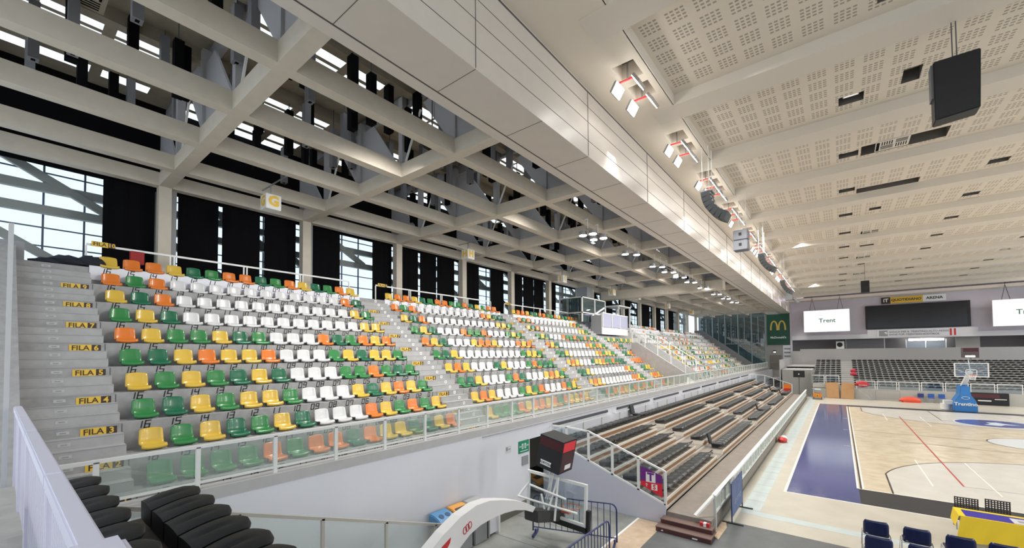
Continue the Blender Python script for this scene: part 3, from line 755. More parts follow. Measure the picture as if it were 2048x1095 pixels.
# ceiling vents on the panel
mb = MB(); mb.box(0, 0.98, 0, 0.92, 0, 0.02, mat('vent_cream', (0.75, 0.70, 0.62), 0.5))
for q in range(5):
    mb.box(0.18+0.07*q, 0.21+0.07*q, 0.08, 0.40, -0.004, 0, black); mb.box(0.16, 0.52, 0.47+0.07*q, 0.50+0.07*q, -0.004, 0, black)
    mb.box(0.58, 0.92, 0.08+0.07*q, 0.11+0.07*q, -0.004, 0, black); mb.box(0.60+0.07*q, 0.63+0.07*q, 0.47, 0.80, -0.004, 0, black)
mb.box(0.03, 0.12, 0.06, 0.86, -0.004, 0, black)
cv = mb.mesh('ceiling_grille')
for n, y in enumerate((1.7, 16.6, 26.0, 35.5)): tag(link('ceiling_grille', cv, None, (0.88, y, 12.855)), 'cream slotted grille on the perforated ceiling, %s from the near end' % ordn(n), 'vent', 'slotted grilles on the ceiling')

# end wall ------------------------------------------------------
wall_end = mat('wall_lilac_lit', (0.62, 0.57, 0.63), 0.7)  # lilac lighting of the end wall is put into its base colour
mb = MB()
mb.box(-6.0, 22, YE, YE+0.3, 6.95, 12.9, wall_end)                     # upper
mb.box(-6.05, -5.85, YE-0.25, YE, 0, 12.56, wall_end)
struct('wall_far', mb)
mb = MB(); mb.box(-5.85, 22, YE-0.35, YE+0.3, 6.6, 7.2, mat('ledge_white', (0.66, 0.65, 0.68), 0.6)); mb.box(2.6, 12.6, YE-0.4, YE+0.3, 6.6, 7.75, mat('ledge_white', (0.66, 0.65, 0.68))); struct('trim_ledge', mb)
mb = MB(); mb.box(-6, 22, YE+2.2, YE+2.3, 4, 6.7, mat('gallery_wall', (0.20, 0.18, 0.185), 0.7)); mb.box(-2.8, 22, YE-6.0, YE+2.3, 3.7, 3.75, concrete); mb.box(-6, 22, YE+0.3, YE+2.3, 6.7, 6.75, greypt); mb.box(-5.85, 22, 53.0, 53.1, 0, 5.0, mat('gallery_low', (0.45, 0.44, 0.44), 0.7)); mb.box(-5.85, -2.8, 44.0, 53.0, 3.0, 3.1, concrete_l); mb.box(-5.85, -5.75, 37, 53, 0, 4.0, mat('parapet_grey', (0.42, 0.41, 0.415), 0.7))
struct('wall_gallery', mb)
mb = MB()
for x in (10.9, 17): mb.box(x, x+2.0, YE+0.6, YE+0.9, 3.75, 6.7, mat('pier_grey', (0.42, 0.40, 0.38), 0.7))
struct('wall_gallery_pier', mb)
mb = MB(); mb.box(-6.0, 22, 53.1, 53.5, 12.2, 12.56, rib_m); mb.box(-6, 22, YE-0.5, YE, 12.15, 12.3, rib_m); struct('trim_cornice', mb)
area('cove_light', (6, 52.6, 12.45), 26, 0.25, 60, (6, 51.8, 12.9), (0.85, 0.7, 1.0))
# wall left of the court end (beneath the girder) with door
mb = MB(); mb.box(-9.15, -5.9, YE, YE+0.3, 0, 11.0, mat('wall_beige', (0.42, 0.40, 0.37), 0.7)); mb.box(-7.0, -5.9, YE-0.1, YE, 0, 5.9, white_wall); struct('wall_far_left', mb)
mb = MB(); mb.box(-8.7, -7.2, YE-0.06, YE, 2.3, 4.45, mat('door_taupe', (0.24, 0.22, 0.19), 0.6)); mb.box(-8.7, -7.2, YE-0.08, YE-0.06, 3.3, 3.38, greypt); struct('door_1', mb)
# far glazed partition
mb = MB(); mb.box(-18.6, -9.2, YE, YE+0.04, 2.4, 10.9, dark_glass); struct('window_3', mb)
mb = MB()
for i in range(6): mb.box(-18.5+1.86*i-0.06, -18.5+1.86*i+0.06, YE-0.1, YE+0.1, 2.4, 10.9, mat('partition_frame', (0.34, 0.44, 0.45), 0.4, 0.3))
for i in range(5): mb.box(-17.6+1.86*i-0.03, -17.6+1.86*i+0.03, YE-0.05, YE+0.1, 6.3, 10.4, mat('partition_frame', (0.34, 0.44, 0.45)))
mb.box(-18.6, -9.2, YE-0.1, YE+0.1, 6.2, 6.3, mat('partition_frame', (0.34, 0.44, 0.45)))
struct('trim_partition', mb)
mb = MB(); mb.box(-20.6, -9.2, 61.5, 61.6, 5.1, 12.0, mat('lobby_wall', (0.13, 0.17, 0.19), 0.7)); mb.box(-20.6, -9, 54.3, 61.6, 11.4, 11.5, greyd)
for x in (-14.6, -13.0, -11.2): mb.box(x-0.1, x+0.1, 61.45, 61.6, 1.2, 5.1, greypt)
mb.box(-20.6, -9.2, 61.4, 61.6, 3.7, 3.82, greypt); mb.box(-20.6, -9.2, 61.4, 61.6, 4.5, 4.58, greypt)
struct('wall_lobby', mb)
mb = MB(); mb.box(-20.6, -5, 49.0, 61.6, 1.15, 1.2, concrete_l); mb.box(-8.55, XW, 49.5, 53.9, 0, 2.3, white_wall); struct('floor_lobby', mb)
# sloping end cheek of the stand
mb = MB(); mb.prism([(-9.2, 1.0), (-9.2, 2.55), (-16.9, 8.3), (-18.0, 8.3), (-18.0, 6)], 'y', Y1S, Y1S+0.3, mat('cheek_grey', (0.17, 0.175, 0.18), 0.7)); struct('wall_stand_cheek', mb)

# screens, banners on the end wall ------------------------------
scr = mat('screen_lit', (0.02, 0.02, 0.02), 0.6, emit=(0.97, 1.0, 0.98), estr=0.92)
for nm, x0, x1, lab in (('a', -4.3, 0.8, 'lit white video screen hanging at the corner side of the dark scoreboard'), ('b', 13.6, 18.8, 'lit white video screen beyond the dark scoreboard, cut by the picture edge')):
    t = thing('video_screen', lab, 'screen', ((x0+x1)/2, YE-1.4, 9.2))
    w = (x1-x0)/2
    mb = MB(); mb.box(-w, w, 0, 0.12, -1.55, 1.5, white_metal); mb.obj('housing', t)
    mb = MB(); mb.box(-w+0.03, w-0.03, -0.01, 0, -1.52, 1.47, scr); mb.obj('display', t)
    link('lettering', text_mesh('Trent', 0.8, mat('logo_green', (0.06, 0.14, 0.10), 0.5), 0.002, bold=0.012), t, (0.1, -0.02, 0), ROT_MY)
    mb = MB()
    for cx in (-w*0.6, w*0.6): mb.bar((cx-0.3, 0.05, 1.5), (cx, 0.05, 3.2), 0.04, 0.04, ink); mb.bar((cx+0.35, 0.05, 1.5), (cx, 0.05, 3.2), 0.04, 0.04, ink); mb.bar((cx, 0.05, 3.15), (cx, 0.05, 3.68), 0.03, 0.03, ink)
    mb.obj('hanger', t)
t = thing('scoreboard', 'wide dark video scoreboard on the far end wall', 'scoreboard', (7.25, YE-0.5, 9.35))
mb = MB(); mb.box(-4.8, 4.8, 0, 0.45, -1.5, 1.6, blackm); mb.obj('housing', t)
mb = MB(); mb.box(-4.65, 4.5, -0.02, 0, -1.4, 1.5, mat('screen_off', (0.006, 0.007, 0.012), 0.15)); mb.obj('display', t)
t = thing('arena_banner', 'yellow and white arena name banner above the dark scoreboard', 'banner', (7.1, YE-0.15, 11.55))
mb = MB(); mb.box(-3.0, 0.95, -0.02, 0, -0.42, 0.42, yellow); mb.box(0.95, 3.0, -0.02, 0, -0.42, 0.42, white_plain); mb.box(-3.0, -2.1, -0.03, -0.02, -0.42, 0.42, signbrown); mb.obj('panel', t)
link('lettering', text_mesh('QUOTIDIANO', 0.44, signbrown, 0.002, bold=0.012), t, (-0.6, -0.035, 0), ROT_MY)
link('lettering', text_mesh('ARENA', 0.46, signbrown, 0.002, bold=0.012), t, (1.98, -0.035, 0), ROT_MY)
link('lettering', text_mesh('iT', 0.62, white_plain, 0.002, bold=0.02), t, (-2.55, -0.035, 0), ROT_MY)
t = thing('bank_banner', 'white bank banner with grey logo and two red bars below the scoreboard', 'banner', (7.25, YE-0.42, 7.2))
mb = MB(); mb.box(-3.7, 3.7, -0.02, 0, -0.5, 0.5, mat('banner_white', (0.70, 0.70, 0.74), 0.5)); mb.obj('panel', t)
mb = MB(); mb.box(-3.5, -2.65, -0.03, -0.02, -0.35, 0.4, greypt); mb.bar((-2.95, -0.035, 0.12), (-2.7, -0.035, 0.12), 0.004, 0.14, white_plain); mb.bar((-2.85, -0.035, -0.02), (-2.7, -0.035, -0.02), 0.004, 0.1, white_plain); mb.obj('logo', t)
link('lettering', text_mesh('BANCA PER IL TRENTINO-ALTO ADIGE', 0.31, greypt, 0.002, 'LEFT', bold=0.006), t, (-2.5, -0.035, 0.17), ROT_MY)
link('lettering', text_mesh('BANK FÜR TRENTINO-SÜDTIROL', 0.31, greypt, 0.002, 'LEFT', bold=0.006), t, (-2.5, -0.035, -0.17), ROT_MY)
mb = MB(); mb.box(3.0, 3.18, -0.03, -0.02, -0.42, 0.42, red); mb.box(3.35, 3.53, -0.03, -0.02, -0.42, 0.42, red); mb.obj('red_bars', t)
t = thing('advertising_board', 'dark green advertising board with a golden arched M at the far corner', 'advertising board', (-7.55, YE-0.1, 8.27))
mb = MB(); mb.box(-1.42, 1.42, -0.06, 0, -2.3, 2.3, mat('board_green', (0.012, 0.085, 0.05), 0.5)); mb.obj('board', t)
gold = mat('gold_print', (0.75, 0.50, 0.10), 0.5)
mb = MB()
def arch(mb, cx, w):
    out = []; n = 16
    for i in range(n+1):
        a = PI*i/n; out.append((cx-w*math.cos(a), 1.45*math.sin(a)**0.8 if 0 < i < n else 0, ))
    for (x1_, z1_), (x2_, z2_) in zip(out, out[1:]): mb.bar((x1_, -0.075, z1_-0.1), (x2_, -0.075, z2_-0.1), 0.02, 0.21, gold, up=(0, 1, 0)) if False else mb.add([(x1_*1.0, -0.08, z1_-0.1), (x2_, -0.08, z2_-0.1), (cx+(x2_-cx)*0.60, -0.08, (z2_)*0.86-0.1), (cx+(x1_-cx)*0.60, -0.08, (z1_)*0.86-0.1)], [(0,1,2,3)], gold)
arch(mb, -0.5, 0.52); arch(mb, 0.5, 0.52); mb.obj('arches', t)
link('lettering', text_mesh("McDonald's", 0.42, white_plain, 0.002, bold=0.012), t, (0, -0.075, -1.2), ROT_MY)
mb = MB(); mb.box(-0.18, 0.18, -0.2, 0, -0.12, 0.18, blackm); mb.box(-0.13, 0.13, -0.21, -0.2, -0.1, 0.0, lamp_on); tag(mb.obj('emergency_lamp', None, (-8.05, YE, 4.95)), 'small lit emergency lamp above the taupe door in the far corner', 'lamp')
mb = MB()
for q in range(3): mb.box(-0.4, 0.4, -0.01, 0, -0.05-0.55*q, 0.18-0.55*q, greypt)
tag(mb.obj('printed_notice', None, (-6.45, YE-0.11, 5.3)), 'white notice with grey print on the pale pier below the green board', 'notice')

# gallery contents
mb = MB(); mb.box(-0.45, 0.45, -0.3, 0.3, 0, 1.1, white_metal); mb.cyl((-0.05, -0.31, 0.65), 0.32, 0.01, blackm, 20, 'y'); tag(mb.obj('air_conditioner', None, (-0.3+0.0, YE+0.6, 5.2)), 'white air conditioner unit with round fan in the far gallery', 'air conditioner')
t = thing('slatted_screen', 'grey slatted screen beside the air conditioner in the far gallery', 'screen', (2.4, YE+0.9, 3.76))
mb = MB()
for q in range(14): mb.box(-2.1, 1.9, -0.02, 0.02, 0.15+q*0.19, 0.25+q*0.19, mat('slat_grey', (0.33, 0.34, 0.38), 0.5))
mb.box(1.9, 2.0, -0.06, 0.06, 0, 2.9, white_metal); mb.box(-2.1, -2.05, -0.06, 0.06, 0, 2.9, white_metal); mb.obj('slats', t)
mb = MB(); mb.box(-1.8, 1.8, -0.05, 0, -1.1, 1.1, clear); mb.box(-1.85, -1.8, -0.08, 0, -1.2, 1.2, white_metal); mb.box(1.8, 1.85, -0.08, 0, -1.2, 1.2, white_metal); mb.box(-0.03, 0.03, -0.08, 0, -1.2, 1.2, white_metal)
struct('window_4', mb, loc=(8.3, YE+1.2, 5.2))
mb = MB(); mb.box(-1.6, 1.6, 0, 0.1, -0.12, 0.12, lamp_on); tag(mb.obj('strip_light', None, (8.3, YE+0.7, 6.35)), 'lit strip light behind the gallery glazing under the bank banner', 'light')

# ================================================================== FAR TELESCOPIC STAND
FY, FZ = 37.0, 1.30
mb = MB()
for i in range(13):
    mb.box(-2.85, 22, FY+0.8*i, FY+0.8*13, FZ+0.2*i-0.2 if i else 0.0, FZ+0.2*i, mat('stand_grey', (0.42, 0.42, 0.41), 0.6))
struct('floor_far_stand', mb)
mb = MB(); mb.box(-2.85, 22, 47.5, 47.7, 3.6, 5.25, mat('parapet_grey', (0.42, 0.41, 0.415), 0.7)); mb.box(-4.5, -2.85, 47.5, 47.7, 3.6, 5.25, mat('parapet_grey', (0.42, 0.41, 0.415))); struct('wall_far_parapet', mb)
mb = MB(); mb.box(-2.85, 22, 36.2, 36.4, 0, 1.05, mat('barrier_wall', (0.50, 0.49, 0.455), 0.7)); mb.box(-2.85, -0.45, 36.2, 36.4, 1.0, 1.5, mat('barrier_wall', (0.5, 0.5, 0.5))); mb.box(-5.6, -2.85, 36.9, 37.1, 0, 2.9, mat('side_wall', (0.30, 0.30, 0.28), 0.7))
mb.box(-2.9, -2.8, 36.2, 47.5, 0, 2.6, mat('side_wall', (0.3, 0.3, 0.28))); struct('wall_far_barrier', mb)
mb = MB(); mb.box(-5.6, -2.85, 37.1, 42, 2.6, 2.9, concrete_l); struct('floor_far_gallery', mb)
def fold_seat(flat=True):
    """telescopic stand seat folded flat; width along Y, tip towards +X"""
    prof = [(-0.26, 0.02), (-0.27, 0.10), (-0.22, 0.145), (-0.05, 0.155), (0.10, 0.175), (0.20, 0.205), (0.255, 0.20), (0.275, 0.165), (0.255, 0.125), (0.16, 0.105), (0.0, 0.05), (-0.1, 0.02)]
    vs = []; fs = []; n = 7; k = len(prof)
    for j in range(n):
        s = -1+2*j/(n-1); e = abs(s)**4
        for x, z in prof:
            xx = x*(1-0.16*e) ; zz = z-(0.014*e if z > 0.1 else 0)-(0.012*(1-s*s) if (0.14 < z and x < 0.2) else 0)
            vs.append((xx, s*0.222, zz-(0.03*abs(s)**3 if z > 0.1 else 0)))
    for j in range(n-1):
        for i in range(k): fs.append((j*k+i, j*k+(i+1) % k, (j+1)*k+(i+1) % k, (j+1)*k+i))
    fs.append(tuple(range(k))[::-1]); fs.append(tuple((n-1)*k+i for i in range(k)))
    me = bpy.data.meshes.new('folded_seat'); me.from_pydata(vs, [], fs); me.materials.append(seatblk)
    bm = bmesh.new(); bm.from_mesh(me); bmesh.ops.recalc_face_normals(bm, faces=bm.faces); bm.to_mesh(me); bm.free()
    me.polygons.foreach_set('use_smooth', [True]*len(me.polygons))
    try: me.set_sharp_from_angle(angle=R(45))
    except Exception: pass
    return me
fold_me = fold_seat()
mb = MB(); mb.box(-0.18, 0.1, -0.16, -0.12, 0.0, 0.10, blackm); mb.box(-0.18, 0.1, 0.12, 0.16, 0.0, 0.10, blackm); mb.box(-0.1, 0.0, -0.14, 0.14, 0.04, 0.08, blackm); fold_br = mb.mesh('bracket')
LOWSTEP = 0.0
far = []
for i in range(13):
    y = FY+0.8*i+0.28; z = FZ+0.2*i
    x = -2.55
    n = 0
    while x < 17.2:
        if not (-0.35 < x < 0.95): far.append((y, x, z, i, n))
        x += 0.5; n += 1
vs = []; fs = []
fv = [Matrix.Rotation(R(-90), 3, 'Z') @ Vector((v.co.x, v.co.y*0.97, v.co.z*0.9)) for v in fold_me.vertices]; ff = [tuple(p.vertices) for p in fold_me.polygons]
for (y, x, z, i, n) in far:
    o0 = len(vs); vs += [tuple(v+Vector((x, y, z))) for v in fv]; fs += [tuple(o0+j for j in f) for f in ff]
me = bpy.data.meshes.new('far_folding_chairs'); me.from_pydata(vs, [], fs); me.materials.append(seatblk)
o = link('far_folding_chairs', me); o['kind'] = 'stuff'; tag(o, 'rows of small folded black seats in the far end stand under the gallery', 'chairs')
# railings on the barrier wall
def rail_panel(x0, x1, z0, z1, lab, y=36.3):
    t = thing('rail_panel', lab, 'railing', ((x0+x1)/2, y, z0), group='white rail panels on the far barrier wall')
    w = (x1-x0)/2; h = z1-z0
    mb = MB(); mb.box(-w, w, -0.025, 0.025, h-0.06, h, white_metal); mb.obj('top_rail', t)
    for s in (-w+0.03, w-0.03):
        mb = MB(); mb.box(s-0.03, s+0.03, -0.025, 0.025, 0, h-0.06, white_metal); mb.obj('post', t)
    mb = MB(); mb.box(-w+0.06, w-0.06, -0.005, 0.005, 0.08, h-0.08, clear); mb.obj('glass_pane', t)
rail_panel(-2.85, -1.75, 1.5, 2.38, 'white rail panel on the raised barrier, corner side'); rail_panel(-1.65, -0.5, 1.5, 2.38, 'white rail panel on the raised barrier, next to the stand steps')
x = 0.85
for i in range(10):
    rail_panel(x, x+1.5, 1.05, 1.9, 'white rail panel on the far barrier wall, %s after the stand steps' % ordn(i)); x += 1.6

# ================================================================== TELESCOPIC STAND ALONG THE COURT
RD, RZ = 0.81, 0.29
def ax(k): return -4.45-RD*k
def az(k): return 0.66+RZ*k
AY0, AY1 = -7.1, 33.2
aisles = [(-0.72, 0.42), (8.8, 10.0), (17.9, 19.1), (27.2, 28.4)]
def segs():
    out = []; y = AY0
    for a, b in aisles: out.append((y, a)); y = b
    out.append((y, AY1)); return out
stand = thing('telescopic_stand', 'low telescopic stand with brown and cream risers beside the court', 'stand', (0, 0, 0))
for k in range(5):
    x0 = ax(k); x1 = ax(k+1) if k < 4 else XW+0.02
    z = az(k); zp = az(k-1) if k else 0.37
    mb = MB()
    sg = segs() if k < 4 else [(AY0, AY1)]
    for a, b in sg: mb.box(x1, x0-0.02, a, b, z-0.05, z, taupe)
    if k < 4:
        for a, b in aisles:
            mb.box(x1, x0-0.42, a, b, z-0.05, z, taupe); mb.box(x0-0.42, x0, a, b, zp+0.10, zp+0.145, taupe)
            mb.box(x0-0.44, x0-0.42, a, b, zp+0.14, z-0.002, cream)
            for yy in (a, b): mb.box(x0-0.42, x0-0.005, yy-0.02, yy+0.02, zp, z, cream)
    mb.obj('deck', stand)
    mb = MB()
    for a, b in sg:
        mb.box(x0-0.02, x0, a, b, z-0.075, z+0.012, cream); mb.box(x0-0.018, x0-0.003, a, b, zp+0.09, z-0.075, brown); mb.box(x0-0.02, x0+0.005, a, b, zp, zp+0.09, cream)
    if k < 4:
        for a, b in aisles: mb.box(x0-0.02, x0+0.005, a, b, zp, zp+0.10, cream)
    mb.obj('riser_board', stand)
mb = MB()
mb.prism([(-4.42, 0.0), (-4.42, 0.52), (-8.3, 1.92), (-8.3, 0)], 'y', -7.17, -7.11, mat('lilac_lit_panel', (0.58, 0.58, 0.68), 0.5)); mb.obj('side_panel', stand)  # lilac light on the stand's side is painted into the panel colour
mb = MB(); mb.prism([(-4.42, 0.0), (-4.42, 0.52), (-8.3, 1.92), (-8.3, 0)], 'y', 33.22, 33.28, mat('lilac_lit_panel', (0.7, 0.7, 0.8))); mb.obj('side_panel', stand)
mb = MB(); mb.box(-4.4, -3.22, -7.15, 34.2, 0.29, 0.37, taupe); mb.box(-4.4, -3.26, -7.15, 34.2, 0.0, 0.29, mat('plinth_tan', (0.28, 0.25, 0.21), 0.7))
struct('floor_walkway', mb)
# side rails with glass
def side_rail(y, lab, flip):
    t = thing('side_railing', lab, 'railing', (0, 0, 0))
    def zb(x): return 0.52+(-4.42-x)*0.361
    def ztp(x): return 1.48+(-4.42-x)*0.361 if x > -6.95 else 2.42
    xs = [-4.43, -5.22, -6.05, -6.87, -7.69, -8.25]
    mb = MB()
    for a, b in zip(xs, xs[1:]): mb.bar((a, y, ztp(a) if a > -6.95 else 2.42), (b, y, ztp(b) if b > -6.95 else 2.42), 0.05, 0.05, white_metal)
    mb.obj('hand_rail', t)
    mb = MB(); mb.bar((-4.43, y, zb(-4.43)+0.02), (-8.25, y, zb(-8.25)+0.02), 0.05, 0.05, white_metal); mb.obj('bottom_rail', t)
    for x in xs[:-1]:
        mb = MB(); mb.box(x-0.035, x+0.035, y-0.025, y+0.025, zb(x), ztp(x), white_metal); mb.obj('post', t)
    for a, b in zip(xs, xs[1:]):
        mb = MB(); mb.prism([(a-0.05, zb(a-0.05)+0.04), (b+0.05, zb(b+0.05)+0.04), (b+0.05, ztp(b)-0.04), (a-0.05, ztp(a)-0.04)], 'y', y-0.004, y+0.004, clear); mb.obj('glass_pane', t)
    return t
side_rail(-7.14, 'white sloping side railing with glass at the near end of the low stand', 0)
side_rail(33.25, 'white sloping side railing with glass at the distant end of the low stand', 1)
# T / S sign
t = thing('section_sign', 'purple and red sign with white T and S on the side railing', 'sign', (-4.83, -7.19, 1.03))
mb = MB(); mb.prism([(-0.30, -0.02), (0.33, -0.29), (0.33, 0.10), (-0.30, 0.10)], 'y', -0.006, 0, mat('sign_red', (0.70, 0.02, 0.04), 0.45)); mb.prism([(-0.30, 0.10), (0.33, 0.10), (0.33, 0.33), (-0.30, 0.52)], 'y', -0.006, 0, mat('sign_purple', (0.16, 0.02, 0.22), 0.45)); mb.obj('panel', t)
mb = MB(); mb.box(-0.14, 0.14, -0.012, -0.006, 0.09, 0.37, white_plain); mb.box(0.02, 0.19, -0.012, -0.006, -0.12, 0.05, white_plain); mb.obj('letter_squares', t)
link('letter_t', text_mesh('T', 0.32, mat('sign_purple', (0.16, 0.02, 0.22)), 0.002, bold=0.012), t, (0, -0.016, 0.23), ROT_MY)
link('letter_s', text_mesh('S', 0.18, mat('sign_red', (0.7, 0.02, 0.04)), 0.002, bold=0.006), t, (0.105, -0.016, -0.035), ROT_MY)
mb = MB(); mb.bar((-0.12, -0.01, -0.05), (-0.12, -0.01, 0.04), 0.004, 0.018, white_plain, up=(1, 0, 0)); mb.add([(-0.17, -0.012, 0.0), (-0.12, -0.012, 0.055), (-0.07, -0.012, 0.0), (-0.12, -0.012, 0.025)], [(0,1,2,3)], white_plain); mb.obj('arrow', t)
mb = MB(); mb.box(-0.33, 0.33, -0.01, 0, -0.12, 0.35, mat('sign_orange', (0.85, 0.22, 0.02), 0.45)); mb.box(-0.33, 0.33, -0.01, 0, -0.34, -0.12, mat('sign_red', (0.7, 0.02, 0.04))); tag(mb.obj('section_sign', None, (-4.85, 33.18, 1.15)), 'orange and red sign on the railing at the distant end of the low stand', 'sign')
# seats on the telescopic stand
low = []
for k in range(5):
    sg = segs() if k < 4 else [(AY0, AY1)]
    n = 0
    for si, (a, b) in enumerate(sg):
        m_ = int((b-a-0.1)/0.5); off = (b-a-m_*0.5)/2
        for j in range(m_):
            low.append([Vector((ax(k)-(0.34 if k < 4 else 0.25), a+off+0.25+0.5*j, az(k)+0.02)), k, n, si, j]); n += 1
low.sort(key=lambda t: (t[0]-CAM).length)
rown = ['front row', 'second row', 'third row', 'fourth row', 'back row']
upright = {(0, 0, 0), (0, 1, 0), (0, 2, 8), (4, 0, 13), (0, 4, 0), (1, 4, 0)}
# upright seat
mb = MB()
def rslab(mb, c, hx, hy, hz, rot, m):
    mb.box(-hx, hx, -hy, hy, -hz, hz, m, Matrix.Translation(c) @ rot)
up_pan = MB(); up_pan.box(-0.22, 0.24, -0.22, 0.22, 0.14, 0.20, seatblk); up_pan_me = up_pan.mesh('seat', bevel=0.02, smooth=True)
up_back = MB(); up_back.box(-0.03, 0.03, -0.215, 0.215, 0.16, 0.62, seatblk, Matrix.Translation((-0.22, 0, 0)) @ Matrix.Rotation(R(-12), 4, 'Y')); up_back_me = up_back.mesh('backrest', bevel=0.02, smooth=True)
cnt = 0; restl = []
for p, k, n, si, j in low:
    if (k, si, j) in upright:
        t = thing('folding_chair', 'black seat with raised back, %s of the low stand, %s from the steps end' % (rown[k], ordn(n)), 'chair', p, group='black seats of the low stand')
        link('seat', up_pan_me, t); link('backrest', up_back_me, t); link('bracket', fold_br, t, (0, 0, 0.03)); cnt += 1
    elif cnt < 286:
        o = link('folding_chair', fold_me, None, p); cnt += 1
        tag(o, 'folded black seat, %s of the low stand, %s from the steps end' % (rown[k], ordn(n)), 'chair', 'black seats of the low stand')
        if (p-CAM).length < 16: link('bracket', fold_br, o)
    else: restl.append(p)
vs = []; fs = []; fv2 = [v.co.copy() for v in fold_me.vertices]
for p in restl:
    o0 = len(vs); vs += [tuple(v+p) for v in fv2]; fs += [tuple(o0+j for j in f) for f in ff]
if vs:
    me = bpy.data.meshes.new('distant_folding_chairs'); me.from_pydata(vs, [], fs); me.materials.append(seatblk)
    o = link('distant_folding_chairs', me); o['kind'] = 'stuff'; tag(o, 'distant folded black seats at the far end of the low stand', 'seats')
# back support rails behind the back row
t = thing('support_rail', 'white and dark support rails behind the back row of the low stand', 'rail')
for i in range(8):
    y = -7+5.0*i
    mb = MB(); mb.box(-8.31, -8.27, y, y+4.6, 2.22, 2.26, white_metal); mb.obj('rail', t)
    mb = MB(); mb.box(-8.33, -8.28, y+(0.3 if i % 2 else 0), y+4.3, 2.36, 2.46, mat('slot_dark', (0.08, 0.08, 0.09), 0.5)); mb.obj('bumper', t)
    for q in range(3):
        mb = MB(); mb.box(-8.34, -8.30, y+0.6+1.6*q, y+0.66+1.6*q, az(4), 2.22, white_metal); mb.obj('bracket', t)

# walkway rail along the court
t = thing('court_balustrade', 'white balustrade with glass panes between the brown walkway and the court', 'balustrade')
mb = MB(); mb.box(-3.30, -3.18, -6.72, 33.6, 0.90, 0.96, white_metal); mb.obj('top_rail', t)
mb = MB(); mb.box(-3.27, -3.22, -6.72, 33.6, 0.40, 0.45, white_metal); mb.obj('bottom_rail', t)
mb = MB(); mb.bar((-3.25, -6.72, 0.93), (-3.62, -7.2, 0.44), 0.10, 0.05, white_metal); mb.obj('sloping_rail', t)
mb = MB(); mb.box(-0.025, 0.025, -0.02, 0.02, 0, 0.5, white_metal); pme = mb.mesh('post')
gm = MB(); gm.box(-0.004, 0.004, 0.02, 0.66, 0, 0.46, rail_glass); gme2 = gm.mesh('glass_pane')
for i in range(60): link('post', pme, t, (-3.245, -6.70+0.68*i, 0.41)); 
for i in range(59): link('glass_pane', gme2, t, (-3.245, -6.70+0.68*i, 0.44))
mb = MB(); mb.box(-0.035, 0.035, -0.03, 0.03, 0.0, 0.95, mat('post_grey', (0.60, 0.60, 0.58), 0.5)); link('end_post', mb.mesh('end_post'), t, (-3.22, -6.74, 0))
# steps at the end of the walkway
t = thing('wooden_steps', 'dark red-brown wooden steps at the near end of the walkway', 'steps', (-3.8, -7.16, 0.0))
mb = MB(); mb.box(-0.66, 0.66, -0.32, -0.02, 0.013, 0.24, dred); mb.obj('upper_step', t)
mb = MB(); mb.box(-0.70, 0.70, -0.62, -0.32, 0.013, 0.12, dred); mb.box(-0.71, 0.71, -0.63, -0.02, 0.12, 0.14, mat('step_tread', (0.16, 0.10, 0.085), 0.5)); mb.obj('lower_step', t)
mb = MB(); mb.box(-0.67, 0.67, -0.33, 0.0, 0.24, 0.26, mat('step_tread', (0.16, 0.1, 0.08))); mb.obj('tread', t)
mb = MB(); mb.box(-0.55, -0.50, -0.635, -0.62, 0.05, 0.075, white_plain); mb.box(0.25, 0.38, -0.635, -0.62, 0.04, 0.07, white_plain); mb.obj('stickers', t)
mb = MB(); mb.box(-0.12, 0.12, -0.05, 0.05, 0, 0.09, red); mb.box(-0.03, 0.04, -0.055, 0.055, 0, 0.092, white_plain)
tag(mb.obj('warning_block', None, (-3.35, -7.30, 0.26)), 'small red and white warning block on the wooden steps', 'warning block')
mb = MB(); blob(mb, (0, 0, 0.12), (0.22, 0.4, 0.16), red); blob(mb, (0.02, 0.1, 0.16), (0.18, 0.2, 0.17), white_plain)
tag(mb.obj('folded_tape', None, (-2.95, 7.6, 0.0085), smooth=True), 'red and white cloth bundle lying by the court balustrade', 'cloth')
# blue banner frame
t = thing('banner_stand', 'blue banner stand with black feet beside the end of the court balustrade', 'banner', (0, 0, 0))
mb = MB(); mb.box(-2.96, -2.93, -6.0, -4.45, 0.18, 1.10, mat('banner_blue', (0.07, 0.11, 0.26), 0.55, noise=0.25, nscale=6)); mb.obj('panel', t)
mb = MB()
for y in (-6.02, -4.43): mb.bar((-2.94, y, 0.012), (-2.94, y, 1.14), 0.03, 0.03, navy); 
mb.bar((-2.94, -6.02, 1.12), (-2.94, -4.43, 1.12), 0.03, 0.03, navy); mb.obj('frame', t)
for y in (-6.02, -4.43):
    mb = MB(); mb.box(-3.2, -2.65, y-0.03, y+0.03, 0.0125, 0.035, blackm); mb.obj('foot', t)
link('lettering', text_mesh('dolomiti', 0.30, mat('banner_print', (0.30, 0.36, 0.55), 0.5), 0.001), t, (-2.925, -5.2, 0.55), ROT_PX)
mb = MB()

